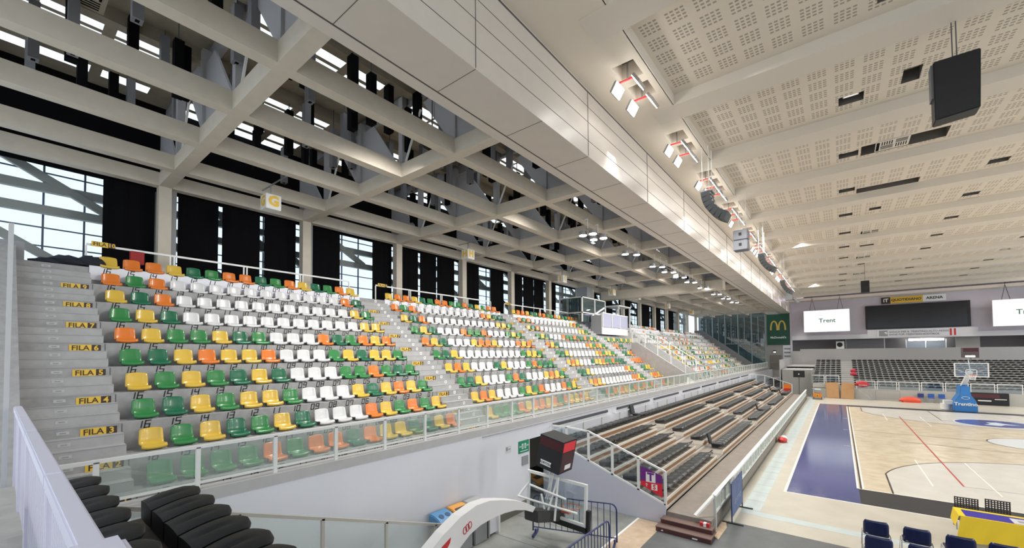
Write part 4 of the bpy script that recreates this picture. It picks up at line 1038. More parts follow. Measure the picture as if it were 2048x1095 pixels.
# ================================================================== NEAR-LEFT FLOOR AREA
# bins
def bin_(y, c, lab):
    t = thing('recycling_bin', lab, 'bin', (-8.05, y, 0), group='recycling bins against the white wall')
    mb = MB(); mb.box(-0.20, 0.22, -0.24, 0.24, 0, 0.80, mat('bin_grey', (0.28, 0.28, 0.29), 0.6)); mb.obj('body', t, bevel=0.02)
    prof = [(-0.22, 0.80), (0.25, 0.80), (0.25, 0.86), (0.14, 0.98), (-0.02, 1.04), (-0.22, 1.06)]
    mb = MB(); mb.prism(prof, 'y', -0.26, 0.26, c); mb.obj('lid', t, bevel=0.02, smooth=True)
    mb = MB()
    if 'blue' in lab:
        for q in (-0.1, 0.1): mb.cyl((0, 0, 0), 0.07, 0.012, mat('bin_hole', (0.03, 0.09, 0.2), 0.6), 16)
        mb.v = [tuple(Matrix.Rotation(R(22), 3, 'Y') @ Vector((v[0], v[1]+(-0.1 if i < len(mb.v)/2 else 0.1), v[2])) + Vector((0.06, 0, 1.008))) for i, v in enumerate(mb.v)]
    else: mb.box(-0.07, 0.07, -0.19, 0.19, -0.005, 0.006, signbrown, Matrix.Translation((0.07, 0, 1.012)) @ Matrix.Rotation(R(22), 4, 'Y'))
    mb.obj('opening', t)
bin_(-12.35, mat('bin_blue', (0.10, 0.28, 0.52), 0.4), 'grey recycling bin with a blue two-hole lid against the white wall')
bin_(-11.78, mat('bin_orange', (0.80, 0.38, 0.08), 0.4), 'grey recycling bin with an orange slotted lid against the white wall')
bin_(-11.22, mat('bin_lid_grey', (0.40, 0.41, 0.42), 0.4), 'grey recycling bin with a grey slotted lid against the white wall')
t = thing('white_cabinet', 'low white panel cabinet on legs below the arched hoop arm', 'cabinet', (-8.0, -10.55, 0))
mb = MB(); mb.box(-0.2, 0.1, -0.3, 0.05, 0.05, 0.7, white_wall); mb.obj('body', t)
mb = MB(); mb.box(0.10, 0.16, 0.05, 0.11, 0, 0.8, white_metal); mb.obj('leg', t)
mb = MB(); mb.box(0.08, 0.14, -0.36, -0.30, 0, 0.8, steel); mb.obj('leg', t)

# folded portable hoop
t = thing('portable_hoop', 'folded white portable basketball hoop with arched arm and glass backboard', 'basketball hoop', (0, 0, 0))
outer = [(-15.2, 0.35), (-14.8, 0.95), (-14.3, 1.30), (-13.9, 1.53), (-13.45, 1.72), (-13.0, 1.81), (-12.6, 1.79), (-12.2, 1.69), (-11.8, 1.57), (-11.35, 1.40), (-10.93, 1.17)]
inner = [(-14.6, 0.2), (-14.15, 0.62), (-13.8, 0.92), (-13.5, 1.12), (-13.2, 1.29), (-12.9, 1.37), (-12.5, 1.40), (-12.1, 1.38), (-11.72, 1.33), (-11.35, 1.22), (-11.05, 1.08)]
arm_w = mat('arm_white', (0.78, 0.77, 0.77), 0.4)
mb = MB(); n = len(outer); vs = []
for (a, b), (c, d) in zip(outer, inner):
    vs += [(-6.55, a, b), (-6.3, a, b), (-6.3, c, d), (-6.55, c, d)]
fs = []
for i in range(n-1):
    o0 = i*4
    for q in range(4): fs.append((o0+q, o0+(q+1) % 4, o0+4+(q+1) % 4, o0+4+q))
fs += [(0,1,2,3), (4*n-1, 4*n-2, 4*n-3, 4*n-4)]
mb.add(vs, fs, arm_w); mb.obj('arched_arm', t)
mb = MB(); mb.prism([(-6.62, -10.98), (-6.22, -10.98), (-6.08, -9.9), (-6.5, -9.9)], 'z', 0.82, 1.10, pad_black, ) 
for i, v in enumerate(mb.v):
    if v[1] > -10.5: mb.v[i] = (v[0], v[1], v[2]-0.28)
mb.obj('arm_padding', t, bevel=0.02)
mb = MB(); mb.box(-6.9, -5.9, -15.4, -13.6, 0.013, 0.55, pad_black); mb.obj('base', t, bevel=0.04)
mb = MB(); mb.bar((-6.2, -13.5, 1.0), (-5.3, -13.0, 0.12), 0.4, 0.3, pad_black); mb.obj('base_padding', t, bevel=0.03)
mb = MB(); mb.tube([(-6.35, -14.1, 1.1), (-6.2, -13.75, 1.02), (-6.1, -13.6, 0.9)], 0.17, arm_w, 14); mb.obj('cylinder_cover', t, smooth=True)
mb = MB(); mb.add([(-6.296, -14.25, 0.9), (-6.296, -14.05, 0.98), (-6.296, -13.75, 1.32), (-6.296, -13.72, 1.42), (-6.296, -13.95, 1.32), (-6.296, -14.2, 1.08)], [(0,1,2,3,4,5)], red); mb.obj('red_logo', t)
mb = MB()
for q in range(3): mb.tube([(-6.295, -13.35+0.07*q+0.05*math.cos(a), 1.42+0.03*q+0.07*math.sin(a)) for a in [2*PI*w/10 for w in range(10)]], 0.009, red, 5, closed=True)
mb.obj('red_emblem', t)
# backboard (faces +Y)
BY = -10.1
tilt = Matrix.Translation((-6.25, BY, 1.2)) @ Matrix.Rotation(R(2.5), 4, 'Y')
def bbx(mb, x0, x1, y0, y1, z0, z1, m): mb.box(x0, x1, y0, y1, z0, z1, m, tilt)
mb = MB()
bbx(mb, -0.9, 0.9, -0.03, 0.03, 0.45, 0.52, white_metal); bbx(mb, -0.9, 0.9, -0.03, 0.03, -0.53, -0.46, white_metal); bbx(mb, -0.9, -0.83, -0.03, 0.03, -0.46, 0.45, white_metal); bbx(mb, 0.83, 0.9, -0.03, 0.03, -0.46, 0.45, white_metal); mb.obj('board_frame', t)
mb = MB(); bbx(mb, -0.83, 0.83, -0.006, 0.006, -0.46, 0.45, clear); mb.obj('backboard', t)
mb = MB()
for x0, x1, z0, z1 in ((-0.3, 0.3, 0.0, 0.04), (-0.3, -0.26, -0.4, 0.0), (0.26, 0.3, -0.4, 0.0)): bbx(mb, x0, x1, 0.007, 0.012, z0, z1, white_plain)
mb.obj('target_square', t)
mb = MB(); bbx(mb, -0.95, 0.93, -0.05, 0.05, -0.66, -0.53, blackm); bbx(mb, 0.9, 0.99, -0.05, 0.05, -0.62, -0.1, blackm); mb.obj('edge_padding', t)
mb = MB()
for a, b in (((-0.95, -0.35, -0.12), (0.80, -0.30, -0.12)), ((-0.62, -0.3, 0.25), (0.45, -0.25, 0.12)), ((-0.05, -0.4, -0.5), (0.12, -0.1, 0.55)), ((0.12, -0.1, 0.55), (0.2, -0.35, -0.45)), ((-0.25, -0.3, 0.1), (-0.05, -0.35, -0.45)), ((-0.95, -0.35, -0.12), (-0.83, -0.05, 0.2))):
    mb.tube([tilt @ Vector(a), tilt @ Vector(b)], 0.028, white_metal, 10)
mb.obj('support_struts', t, smooth=True)
orange_m = mat('rim_orange', (0.75, 0.16, 0.05), 0.4)
rc = tilt @ Vector((0.28, 0.30, -0.27))
mb = MB(); mb.tube([(rc.x+0.225*math.cos(a), rc.y+0.225*math.sin(a), rc.z) for a in [2*PI*q/24 for q in range(24)]], 0.012, orange_m, 6, closed=True); mb.box(rc.x-0.12, rc.x+0.12, rc.y-0.30, rc.y-0.2, rc.z-0.08, rc.z+0.01, orange_m)
rim = mb.obj('rim', t, smooth=True)
def net(mb, c, m, h=0.38):
    for q in range(12):
        a = 2*PI*q/12; b = a+0.35; d = a-0.35
        for e in (b, d):
            mb.tube([(c[0]+0.22*math.cos(a), c[1]+0.22*math.sin(a), c[2]), (c[0]+0.16*math.cos((a+e)/2), c[1]+0.16*math.sin((a+e)/2), c[2]-h*0.5), (c[0]+0.12*math.cos(e), c[1]+0.12*math.sin(e), c[2]-h)], 0.006, m, 4)
mb = MB(); net(mb, rc, white_plain, 0.3); mb.obj('net', rim)
# shot clock cube: part of the hoop unit
mb = MB(); mtx = Matrix.Translation((-6.22, -10.1, 2.36)) @ Matrix.Rotation(R(12), 4, 'Y')
mb.box(-0.35, 0.35, -0.33, 0.33, -0.42, 0.42, blackm, mtx); clk = mb.obj('shot_clock', t)
mb = MB(); mb.box(-0.33, 0.33, -0.335, -0.33, 0.16, 0.38, mat('clock_dark_red', (0.06, 0.004, 0.008), 0.3), mtx); mb.box(0.35, 0.355, -0.28, 0.28, 0.14, 0.38, mat('clock_red', (0.42, 0.02, 0.03), 0.3, emit=(1, 0.05, 0.06), estr=0.25), mtx); mb.box(0.35, 0.354, -0.28, 0.28, -0.38, 0.12, mat('clock_maroon', (0.07, 0.025, 0.03), 0.35), mtx); mb.obj('display', clk)
mb = MB(); mb.box(-0.22, 0.10, -0.337, -0.333, -0.32, -0.20, white_plain, mtx); mb.box(0.355, 0.358, -0.08, 0.2, -0.34, -0.22, white_plain, mtx); mb.obj('maker_label', clk)
o = link('lettering', text_mesh('BORTOLÉ', 0.085, ink, 0.001, bold=0.002), clk); o.matrix_local = mtx @ Matrix.Translation((-0.06, -0.34, -0.262)) @ Matrix.Rotation(R(90), 4, 'X')
mb = MB()
for q in (-0.05, 0.02, 0.08): mb.tube([(-6.32+q, -10.15, 1.98), (-6.36+q*0.5, -10.2, 1.5), (-6.42+q, -10.25, 1.15)], 0.014, white_metal, 6)
mb.obj('clock_mount', t)

# crowd barriers
def barrier(p, q, lab, col=navy, h=1.05, nb=14, curved=True):
    t = thing('crowd_barrier', lab, 'barrier', (0, 0, 0), group=None)
    p = Vector(p); q = Vector(q); d = (q-p); L = d.length; d.normalize(); nrm = Vector((-d.y, d.x, 0))
    rr = 0.16; pts = [p+Vector((0, 0, 0.1)), p+Vector((0, 0, h-rr))]
    for i in range(1, 5):
        a = PI/2*i/5; pts.append(p + d*(rr-rr*math.cos(a)) + Vector((0, 0, h-rr+rr*math.sin(a))))
    pts.append(p+d*rr+Vector((0, 0, h))); pts.append(q-d*rr+Vector((0, 0, h)))
    for i in range(4, 0, -1):
        a = PI/2*i/5; pts.append(q - d*(rr-rr*math.cos(a)) + Vector((0, 0, h-rr+rr*math.sin(a))))
    pts += [q+Vector((0, 0, h-rr)), q+Vector((0, 0, 0.1))]
    mb = MB(); mb.tube(pts, 0.02, col, 8); mb.tube([p+Vector((0, 0, 0.2)), q+Vector((0, 0, 0.2))], 0.016, col, 8); mb.obj('frame', t, smooth=True)
    mb = MB()
    for i in range(1, nb): c = p+d*(L*i/nb); mb.tube([c+Vector((0, 0, 0.2)), c+Vector((0, 0, h))], 0.009, col, 6)
    mb.obj('bars', t)
    for e in (p+d*0.06, q-d*0.06):
        mb = MB(); mb.bar(e-nrm*0.25+Vector((0, 0, 0.04)), e+nrm*0.25+Vector((0, 0, 0.04)), 0.05, 0.05, col); mb.bar(e+Vector((0, 0, 0.03)), e+Vector((0, 0, 0.15)), 0.03, 0.03, col); mb.obj('foot', t)
    return t
barrier((-7.05, -10.0, 0.012), (-4.95, -9.3, 0.012), 'dark blue crowd barrier standing below the glass backboard')
barrier((-4.72, -12.25, 0.012), (-4.68, -10.3, 0.012), 'dark blue crowd barrier beside the plywood floor strip')
barrier((2.3, 35.8, 0.01), (4.1, 35.8, 0.01), 'grey steel crowd barrier against the far barrier wall', steel, 1.0, 16)
barrier((-2.9, 35.2, 0.01), (-1.7, 35.3, 0.01), 'short grey steel barrier behind the orange cleaning machine', steel, 1.0, 5)

# exit sign etc. on the white wall
t = thing('exit_sign', 'green exit sign with white arrows and doors beside the dark doorway', 'sign', (XW, -8.68, 1.96))
mb = MB(); mb.box(0, 0.02, -0.27, 0.27, -0.19, 0.19, mat('exit_green', (0.01, 0.25, 0.13), 0.5)); mb.obj('panel', t)
mb = MB()
for s in (-1, 1):
    mb.box(0.02, 0.023, s*0.07-0.04, s*0.07+0.04, -0.06, 0.10, white_plain); mb.box(0.023, 0.025, s*0.07-0.012, s*0.07+0.012, -0.04, 0.06, mat('exit_green', (0, 0, 0)))
    mb.bar((0.022, s*0.13, 0.02), (0.022, s*0.23, 0.02), 0.004, 0.02, white_plain, up=(1, 0, 0)) if False else mb.box(0.02, 0.023, min(s*0.13, s*0.23), max(s*0.13, s*0.23), 0.01, 0.03, white_plain)
    mb.add([(0.023, s*0.25, 0.02), (0.023, s*0.20, 0.06), (0.023, s*0.20, -0.02)], [(0,1,2)], white_plain)
mb.box(0.02, 0.023, -0.2, 0.2, -0.14, -0.12, white_plain); mb.obj('pictograms', t)
mb = MB(); mb.box(0, 0.03, -0.16, 0.16, -0.14, 0.14, greypt); tag(mb.obj('wall_box', None, (XW, -8.62, 1.52)), 'plain grey box on the white wall under the green exit sign', 'wall box')
mb = MB(); mb.box(0, 0.003, -0.14, 0.14, -0.11, 0.11, mat('notice_grey', (0.66, 0.66, 0.68), 0.6)); mb.box(0.003, 0.004, -0.11, -0.02, -0.03, 0.08, greypt); mb.box(0.003, 0.004, 0.0, 0.11, -0.01, 0.02, greypt); tag(mb.obj('paper_notice', None, (XW, -9.45, 2.0)), 'small paper notice taped on the white wall left of the green exit sign', 'notice')

# ================================================================== NEAR END STAND AND BALUSTRADE (foreground)
mb = MB(); mb.box(-6.95, 3, -18.35, -17.5, 2.6, 2.98, dark_brown); mb.box(-6.95, 3, -18.93, -18.35, 2.6, 3.26, dark_brown); mb.box(-6.95, -6.85, -18.93, -17.5, 0, 2.9, greyd); mb.box(-6.85, 3, -17.56, -17.5, 0, 2.6, greyd)
struct('floor_near_stand', mb)
mb = MB(); mb.box(-9.5, 3, -22, -18.94, 2.95, 3.1, mat('gallery_beige', (0.42, 0.40, 0.37), 0.7, noise=0.1, nscale=3)); struct('floor_near_gallery', mb)
def big_fold(i, y, x, z, lab):
    t = thing('folding_chair', lab, 'chair', (x, y, z), (0, 0, R(90)), group='folded black seats of the near end stand')
    link('seat', bigfold_me, t); link('bracket', bigbr_me, t)
def big_fold_mesh():
    # tip towards +X local: slab with rounded tip, grooved top
    L = 26; n = 13; vs = []; fs = []
    for i in range(L):
        t_ = math.sin(i/(L-1)*PI/2); x = -0.23+0.48*t_
        half = 0.235 if t_ < 0.75 else 0.235*math.sqrt(max(0.0, 1-((t_-0.75)/0.25)**2.4))+0.004
        zt = 0.29+0.025*math.sin(t_*PI)+0.07*t_
        th = 0.17*(1-t_)**1.2+0.045
        for j in range(n):
            s = -1+2*j/(n-1)
            vs.append((x, s*half, zt-0.018*abs(s)**3-0.02*math.exp(-((s-0.1+0.3*t_)/0.13)**2)*math.sin(min(1, t_*1.3)*PI)))
        for j in range(n):
            s = 1-2*j/(n-1)
            vs.append((x, s*half*0.95, zt-th+0.012*abs(s)**2))
    k = 2*n
    for i in range(L-1):
        for j in range(k): fs.append((i*k+j, i*k+(j+1) % k, (i+1)*k+(j+1) % k, (i+1)*k+j))
    fs.append(tuple(range(k))); fs.append(tuple((L-1)*k+j for j in range(k))[::-1])
    me = bpy.data.meshes.new('seat'); me.from_pydata(vs, [], fs); me.materials.append(mat('seat_black_near', (0.006, 0.007, 0.009), 0.48, spec=0.35))
    bm = bmesh.new(); bm.from_mesh(me); bmesh.ops.recalc_face_normals(bm, faces=bm.faces); bm.to_mesh(me); bm.free()
    me.polygons.foreach_set('use_smooth', [True]*len(me.polygons))
    try: me.set_sharp_from_angle(angle=R(50))
    except Exception: pass
    return me
bigfold_me = big_fold_mesh()
mb = MB(); mb.box(-0.18, -0.02, -0.03, 0.03, 0, 0.2, blackm); mb.box(-0.2, -0.12, -0.24, 0.24, 0.12, 0.2, blackm); bigbr_me = mb.mesh('bracket')
for i in range(7):
    big_fold(i, -17.90, -6.45+0.505*i, 2.98, 'folded black seat, lower row of the near stand, %s from the white wall' % ordn(i))
for i in range(7):
    big_fold(i, -18.72, -6.6+0.50*i, 3.26, 'folded black seat, upper row along the lilac-lit balustrade, %s from the white wall' % ordn(i))
lilac_lit = mat('white_metal_lilac_lit', (0.74, 0.72, 0.86), 0.35)  # white metal; the lilac light falling on it is put into the colour
# balustrade beside the camera
t = thing('gallery_balustrade', 'white metal balustrade tinted by lilac light, with wide flat caps in the near corner', 'balustrade')
edges = [-9.4, -7.6, -5.9, -4.2, -2.38]
edges = [-9.55, -8.0, -6.35, -4.05, -2.38]
for a, b in zip(edges, edges[1:]):
    mb = MB(); mb.box(a+0.015, b-0.015, -19.015, -18.935, 4.13, 4.21, lilac_lit); mb.obj('cap_rail', t, bevel=0.008)
    for x in (a+0.04, b-0.04):
        mb = MB(); mb.box(x-0.025, x+0.025, -19.005, -18.945, 2.9, 4.13, lilac_lit); mb.obj('post', t)
    mb = MB(); nb = 17
    for q in range(1, nb): x = a+0.04+(b-a-0.08)*q/nb; mb.box(x-0.014, x+0.014, -18.985, -18.965, 3.0, 4.13, lilac_lit)
    mb.box(a, b, -18.99, -18.96, 2.95, 3.0, lilac_lit); mb.obj('bars', t)
mb = MB(); mb.box(-2.42, -1.2, -19.10, -18.91, 4.20, 4.27, lilac_lit); mb.obj('end_cap', t, bevel=0.02)
# descending glass stair rail in front
t = thing('stair_balustrade', 'pale metal stair railing with greenish glass descending behind the folded near seats', 'balustrade')
p0 = Vector((-7.0, -17.6, 2.90)); dr = Vector((0, 1, -0.363))
mb = MB(); mb.bar(p0-dr*0.8, p0+dr*5.0, 0.05, 0.05, mat('rail_beige', (0.50, 0.48, 0.43), 0.4)); mb.obj('hand_rail', t)
for s in (0.55, 1.74, 2.93, 4.1):
    a = p0+dr*s; mb = MB(); mb.bar(a, a-Vector((0, 0, 1.0)), 0.05, 0.05, mat('rail_beige', (0.5, 0.5, 0.5))); mb.obj('post', t)
ss = [-0.6, 0.55, 1.74, 2.93, 4.1]
for a, b in zip(ss, ss[1:]):
    A = p0+dr*(a+0.04); B = p0+dr*(b-0.04); mb = MB(); mb.add([A-Vector((0, 0, 0.04)), B-Vector((0, 0, 0.04)), B-Vector((0, 0, 0.95)), A-Vector((0, 0, 0.95))], [(0,1,2,3)], glassmat('stair_glass', (0.86, 0.93, 0.90), 0.04, haze=0.25) if 'stair_glass' not in MATS else MATS['stair_glass'])
    mb.obj('glass_pane', t)

# ================================================================== HANGING THINGS
# floodlights
def flood_proto():
    t = thing('floodlight', '', 'floodlight', (0, 0, 0), group='floodlights in the row along the girder')
    mb = MB(); mb.box(-0.02, 0.02, -0.02, 0.02, -0.12, 0.59, steel); mb.box(-0.24, 0.24, -0.02, 0.02, -0.14, -0.10, red); mb.obj('bracket', t)
    for s in (-1, 1):
        mb = MB(); mb.box(-0.15, 0.15, -0.24, 0.24, 0.0, 0.08, steel, Matrix.Translation((s*0.28, 0, -0.32)) @ Matrix.Rotation(R(s*58), 4, 'Y')); h = mb.obj('lamp_head', t, bevel=0.01)
        mb = MB(); mb.box(-0.14, 0.14, -0.23, 0.23, -0.015, 0.0, lamp_on, Matrix.Translation((s*0.28, 0, -0.32)) @ Matrix.Rotation(R(s*58), 4, 'Y')); mb.obj('lens', h)
    return t
fp = flood_proto()
for i, y in enumerate(flood_y):
    lab = 'lit twin floodlight below the ceiling beside the long girder, %s from the near end' % ordn(i)
    if i == 0: fp.location = (-4.75, y, 12.45); fp['label'] = lab
    else: dup(fp, (-4.75, y, 12.45), None, lab)
def stand_flood(y, n):
    t = thing('stand_floodlight', 'lit floodlight cluster under the lattice over the upper stand, %s from the near end' % ordn(n), 'floodlight', (-8.72, y, 10.2), group='floodlights hanging from the roof lattice')
    mb = MB(); mb.box(-0.015, 0.015, -0.5, -0.47, 0, 0.42, white_metal); mb.box(-0.015, 0.015, 0.45, 0.48, 0, 0.42, white_metal); mb.box(-0.02, 0.02, -0.6, 0.6, -0.02, 0.02, steel)
    for w in (-0.485, 0.465): mb.box(-0.16, 0.02, w-0.015, w+0.015, 0.41, 0.45, white_metal)
    mb.obj('hanger', t)
    for s in ((-0.25, -0.45), (0.2, -0.4), (-0.2, 0.45), (0.25, 0.5)) if n == 0 else ((-0.2, -0.3), (0.2, 0.2)):
        mb = MB(); mb.cyl((s[0], s[1], -0.22), 0.17, 0.16, steel, 16); h = mb.obj('lamp_head', t, smooth=True)
        mb = MB(); mb.cyl((s[0], s[1], -0.24), 0.155, 0.02, lamp_on, 16); mb.obj('lens', h)
for n, y in enumerate((-3.0, 1.25, 5.2, 7.3, 9.6, 12.2, 15.7, 20.2, 24.0, 28.0)): stand_flood(y, n)

# hanging section cubes
for n, (y, s, x) in enumerate(((-13.4, 'G', -15.5), (-3.85, 'H', -15.5), (5.5, 'I', -15.5), (13.8, 'V', -15.6), (18.0, 'V', -15.0), (27.5, 'L', -15.3), (37, 'M', -15.3))):
    t = thing('section_cube', 'white hanging cube sign with a yellow %s, %s from the near end' % (s, ordn(n)), 'sign', (x, y, 10.1), group='hanging section cube signs')
    mb = MB(); mb.box(-0.24, 0.24, -0.24, 0.24, -0.26, 0.24, mat('cube_white', (0.75, 0.74, 0.71), 0.5)); mb.obj('body', t, bevel=0.01)
    link('letter', text_mesh(s, 0.46, yellow, 0.002, bold=0.024), t, (0.245, 0, 0), ROT_PX); link('letter', text_mesh(s, 0.46, yellow, 0.002, bold=0.024), t, (0, -0.245, 0), ROT_MY)
    mb = MB(); mb.box(-0.02, 0.02, -0.02, 0.02, 0.24, 0.62, steel); mb.box(-0.75, 1.5, -0.02, 0.02, 0.60, 0.63, steel); mb.obj('hanger', t)

# big black speaker at top right
t = thing('hanging_speaker', 'large black loudspeaker hanging from the perforated ceiling, nearest of all speakers', 'speaker', (1.83, -5.4, 10.9))
mb = MB(); mb.prism([(-0.36, -0.64), (-0.36, 0.75), (0.40, 0.75), (0.36, -0.58)], 'y', -0.22, 0.22, blackp)
mb.obj('cabinet', t, bevel=0.02)
mb = MB(); mb.box(-0.40, -0.36, -0.18, 0.1, -0.1, 0.7, greyd); mb.obj('side_bracket', t)
mb = MB(); mb.box(-0.02, 0.0, -0.02, 0.0, 0.75, 1.97, greyd); mb.box(0.05, 0.07, -0.02, 0.0, 0.78, 1.97, greyd); mb.bar((-0.01, 0, 0.82), (0.2, 0, 0.80), 0.03, 0.03, steel); mb.obj('hanging_rods', t)
# line arrays and box speakers along the girder
def line_array(x, y, z, lab, n=7):
    t = thing('line_array', lab, 'speaker', (x, y, z), group='curved speaker arrays along the girder')
    px_, pz_ = 0.0, 0.0; a = R(4)
    for i in range(n):
        mb = MB(); mb.box(-0.17, 0.13, -0.33, 0.33, -0.175, 0.0, greyd, Matrix.Translation((px_, 0, pz_)) @ Matrix.Rotation(-a, 4, 'Y')); mb.box(0.13, 0.16, -0.3, 0.3, -0.12, -0.05, steel, Matrix.Translation((px_, 0, pz_)) @ Matrix.Rotation(-a, 4, 'Y')); mb.obj('speaker_module', t)
        px_ += 0.185*math.sin(a); pz_ -= 0.185*math.cos(a); a += R(10)
    mb = MB()
    for q, w in ((-0.12, -0.25), (0.1, 0.25), (0.1, -0.25)): mb.tube([(q, w, 0), (q, w, (12.9 if x > -4.1 else 12.58)-z)], 0.012, white_metal, 6)
    mb.box(-0.2, 0.2, -0.3, 0.3, 0, 0.05, steel); mb.obj('hanging_rods', t)
line_array(-4.15, -2.6, 10.85, 'dark curved speaker array hanging beside the girder, before the grey box speaker')
line_array(-3.9, 9.2, 10.7, 'dark curved speaker array hanging beside the girder, beyond the grey box speaker')
line_array(-3.9, 20.9, 10.7, 'dark curved speaker array beside the girder, last before the end wall')
t = thing('box_speaker', 'grey two-part box loudspeaker hanging by rods beside the girder', 'speaker', (-4.0, 3.2, 10.28))
gs = mat('speaker_grey', (0.20, 0.21, 0.245), 0.6)
for z in (0.0, -0.50):
    mb = MB(); mb.box(-0.31, 0.31, -0.25, 0.25, z, z+0.48, gs); b_ = mb.obj('cabinet', t, bevel=0.03)
    mb = MB(); mb.box(-0.07, 0.05, -0.26, -0.25, z+0.2, z+0.34, ink); mb.obj('connector_plate', b_)
mb = MB(); mb.tube([(-0.1, 0, 0.48), (-0.1, 0, 2.3)], 0.012, white_metal, 6); mb.tube([(0.22, 0, 0.48), (0.22, 0, 2.3)], 0.012, white_metal, 6); mb.obj('hanging_rods', t)
t = thing('corner_speaker', 'grey loudspeaker with curved lower arm hanging at the end of the girder', 'speaker', (-4.0, 27.3, 9.75))
mb = MB(); mb.box(-0.28, 0.28, -0.25, 0.25, 0, 0.75, greyd); mb.obj('cabinet', t)
mb = MB(); mb.tube([(0.2, 0, 0.2), (0.5, 0, 0.0), (0.7, 0, -0.3)], [0.14, 0.13, 0.12], greyd, 8); mb.obj('lower_arm', t)
mb = MB(); mb.tube([(0, 0, 0.75), (0, 0, 2.81)], 0.012, steel, 6); mb.obj('hanging_rods', t)
t = thing('centre_speaker', 'small dark box speaker hanging on one rod before the end wall', 'speaker', (1.6, 31.0, 10.35))
mb = MB(); mb.box(-0.3, 0.3, -0.3, 0.3, 0, 1.05, blackm); mb.obj('cabinet', t)
mb = MB(); mb.box(-0.2, 0.2, -0.31, -0.3, 0.3, 0.6, ink); mb.obj('grille', t)
mb = MB(); mb.tube([(0, 0, 1.05), (0, 0, 2.55)], 0.015, greyd, 6); mb.obj('hanging_rods', t)
# stage monitor in the lattice
t = thing('lattice_speaker', 'long black speaker lying inside the roof lattice near the girder', 'speaker', (-9.9, -10.6, 11.3), (0, 0, R(4)))
mb = MB(); mb.box(-0.22, 0.22, -0.75, 0.75, -0.18, 0.18, blackm, Matrix.Rotation(R(-25), 4, 'Y')); mb.obj('cabinet', t, bevel=0.01)
mb = MB(); mb.tube([(0, -0.5, 0.1), (0, -0.5, 2.25)], 0.02, greyd, 6); mb.tube([(0, 0.5, 0.1), (0, 0.5, 2.25)], 0.02, greyd, 6); mb.obj('hanging_rods', t)

# ================================================================== COURT-END OBJECTS
# far hoop
t = thing('court_hoop', 'court basketball hoop with a blue padded base at the far end line', 'basketball hoop', (7.35, 26.8, 0.0))
bl = mat('pad_blue', (0.035, 0.20, 0.55), 0.4)
mb = MB()
prof = [(-0.50, 0.015), (-0.50, 0.5), (-0.44, 0.9), (-0.24, 1.35), (-0.20, 1.95), (-0.16, 2.05), (0.16, 2.05), (0.20, 1.95), (0.24, 1.35), (0.44, 0.9), (0.50, 0.5), (0.50, 0.015)]
mb.prism([(x*1.3, z) for x, z in prof], 'y', 2.2, 3.6, bl); mb.obj('padded_base', t, bevel=0.03)
mb = MB(); mb.cyl((-1.0, 3.2, 0.04), 0.3, 0.5, white_plain, 16); mb.box(-1.1, -0.6, 2.9, 3.6, 0.5, 0.8, white_plain); mb.obj('counterweight', t)
link('lettering', text_mesh('Trentino', 0.36, white_plain, 0.002, bold=0.01), t, (0, 2.165, 0.62), ROT_MY)
mb = MB(); mb.tube([(0.22*math.cos(a), 2.165, 1.12+0.1*math.sin(a)) for a in [2*PI*q/16 for q in range(16)]], 0.015, white_plain, 5, closed=True); mb.obj('logo', t)
mb = MB(); mb.bar((0, 3.0, 2.0), (0, 0.35, 3.25), 0.28, 0.2, white_metal); mb.obj('arm', t)
mb = MB(); mb.box(-0.9, 0.9, -0.03, 0.03, 3.89, 3.95, white_metal); mb.box(-0.9, 0.9, -0.03, 0.03, 2.88, 2.95, white_metal); mb.box(-0.9, -0.83, -0.03, 0.03, 2.95, 3.89, white_metal); mb.box(0.83, 0.9, -0.03, 0.03, 2.95, 3.89, white_metal); mb.obj('board_frame', t)
mb = MB(); mb.box(-0.83, 0.83, -0.006, 0.006, 2.95, 3.89, clear); mb.obj('backboard', t)
mb = MB()
for a in ((-0.3, 0.3, 3.42, 3.47), (-0.3, 0.3, 3.02, 3.06), (-0.3, -0.26, 3.02, 3.47), (0.26, 0.3, 3.02, 3.47)): mb.box(a[0], a[1], -0.012, -0.007, a[2], a[3], white_plain)
mb.obj('target_square', t)
mb = MB(); mb.bar((-0.8, 0.1, 3.45), (0, 0.5, 3.1), 0.03, 0.03, white_metal); mb.bar((0.8, 0.1, 3.45), (0, 0.5, 3.1), 0.03, 0.03, white_metal); mb.obj('support_struts', t)
mb = MB(); mb.tube([(0.225*math.cos(a), -0.38+0.225*math.sin(a), 3.05) for a in [2*PI*q/24 for q in range(24)]], 0.013, orange_m, 6, closed=True); mb.box(-0.1, 0.1, -0.17, -0.02, 2.98, 3.06, orange_m); rm = mb.obj('rim', t)
mb = MB(); net(mb, (0, -0.38, 3.05), white_plain); mb.obj('net', rm)
mb = MB(); mb.box(-0.62, -0.40+0.0, 0.02, 0.05, 2.98, 3.2, mat('logo_blue', (0.05, 0.08, 0.35), 0.5)); mb.obj('blue_sticker', t)
mb = MB(); mb.box(-0.42, 0.42, -0.1, 0.5, 4.35, 5.1, mat('clock_box', (0.09, 0.07, 0.075), 0.5)); c_ = mb.obj('shot_clock', t)
mb = MB(); mb.box(-0.38, 0.38, -0.11, -0.1, 4.8, 5.05, mat('clock_dark_red', (0.2, 0.02, 0.03))); mb.box(-0.28, 0.2, -0.11, -0.1, 4.40, 4.50, lamp_on); mb.obj('display', c_)
mb = MB(); mb.tube([(0, 0.3, 3.3), (-0.1, 0.3, 4.35)], 0.03, white_metal, 6); mb.tube([(0.1, 0.3, 3.3), (0.05, 0.3, 4.35)], 0.02, greyd, 6); mb.obj('clock_mount', t)
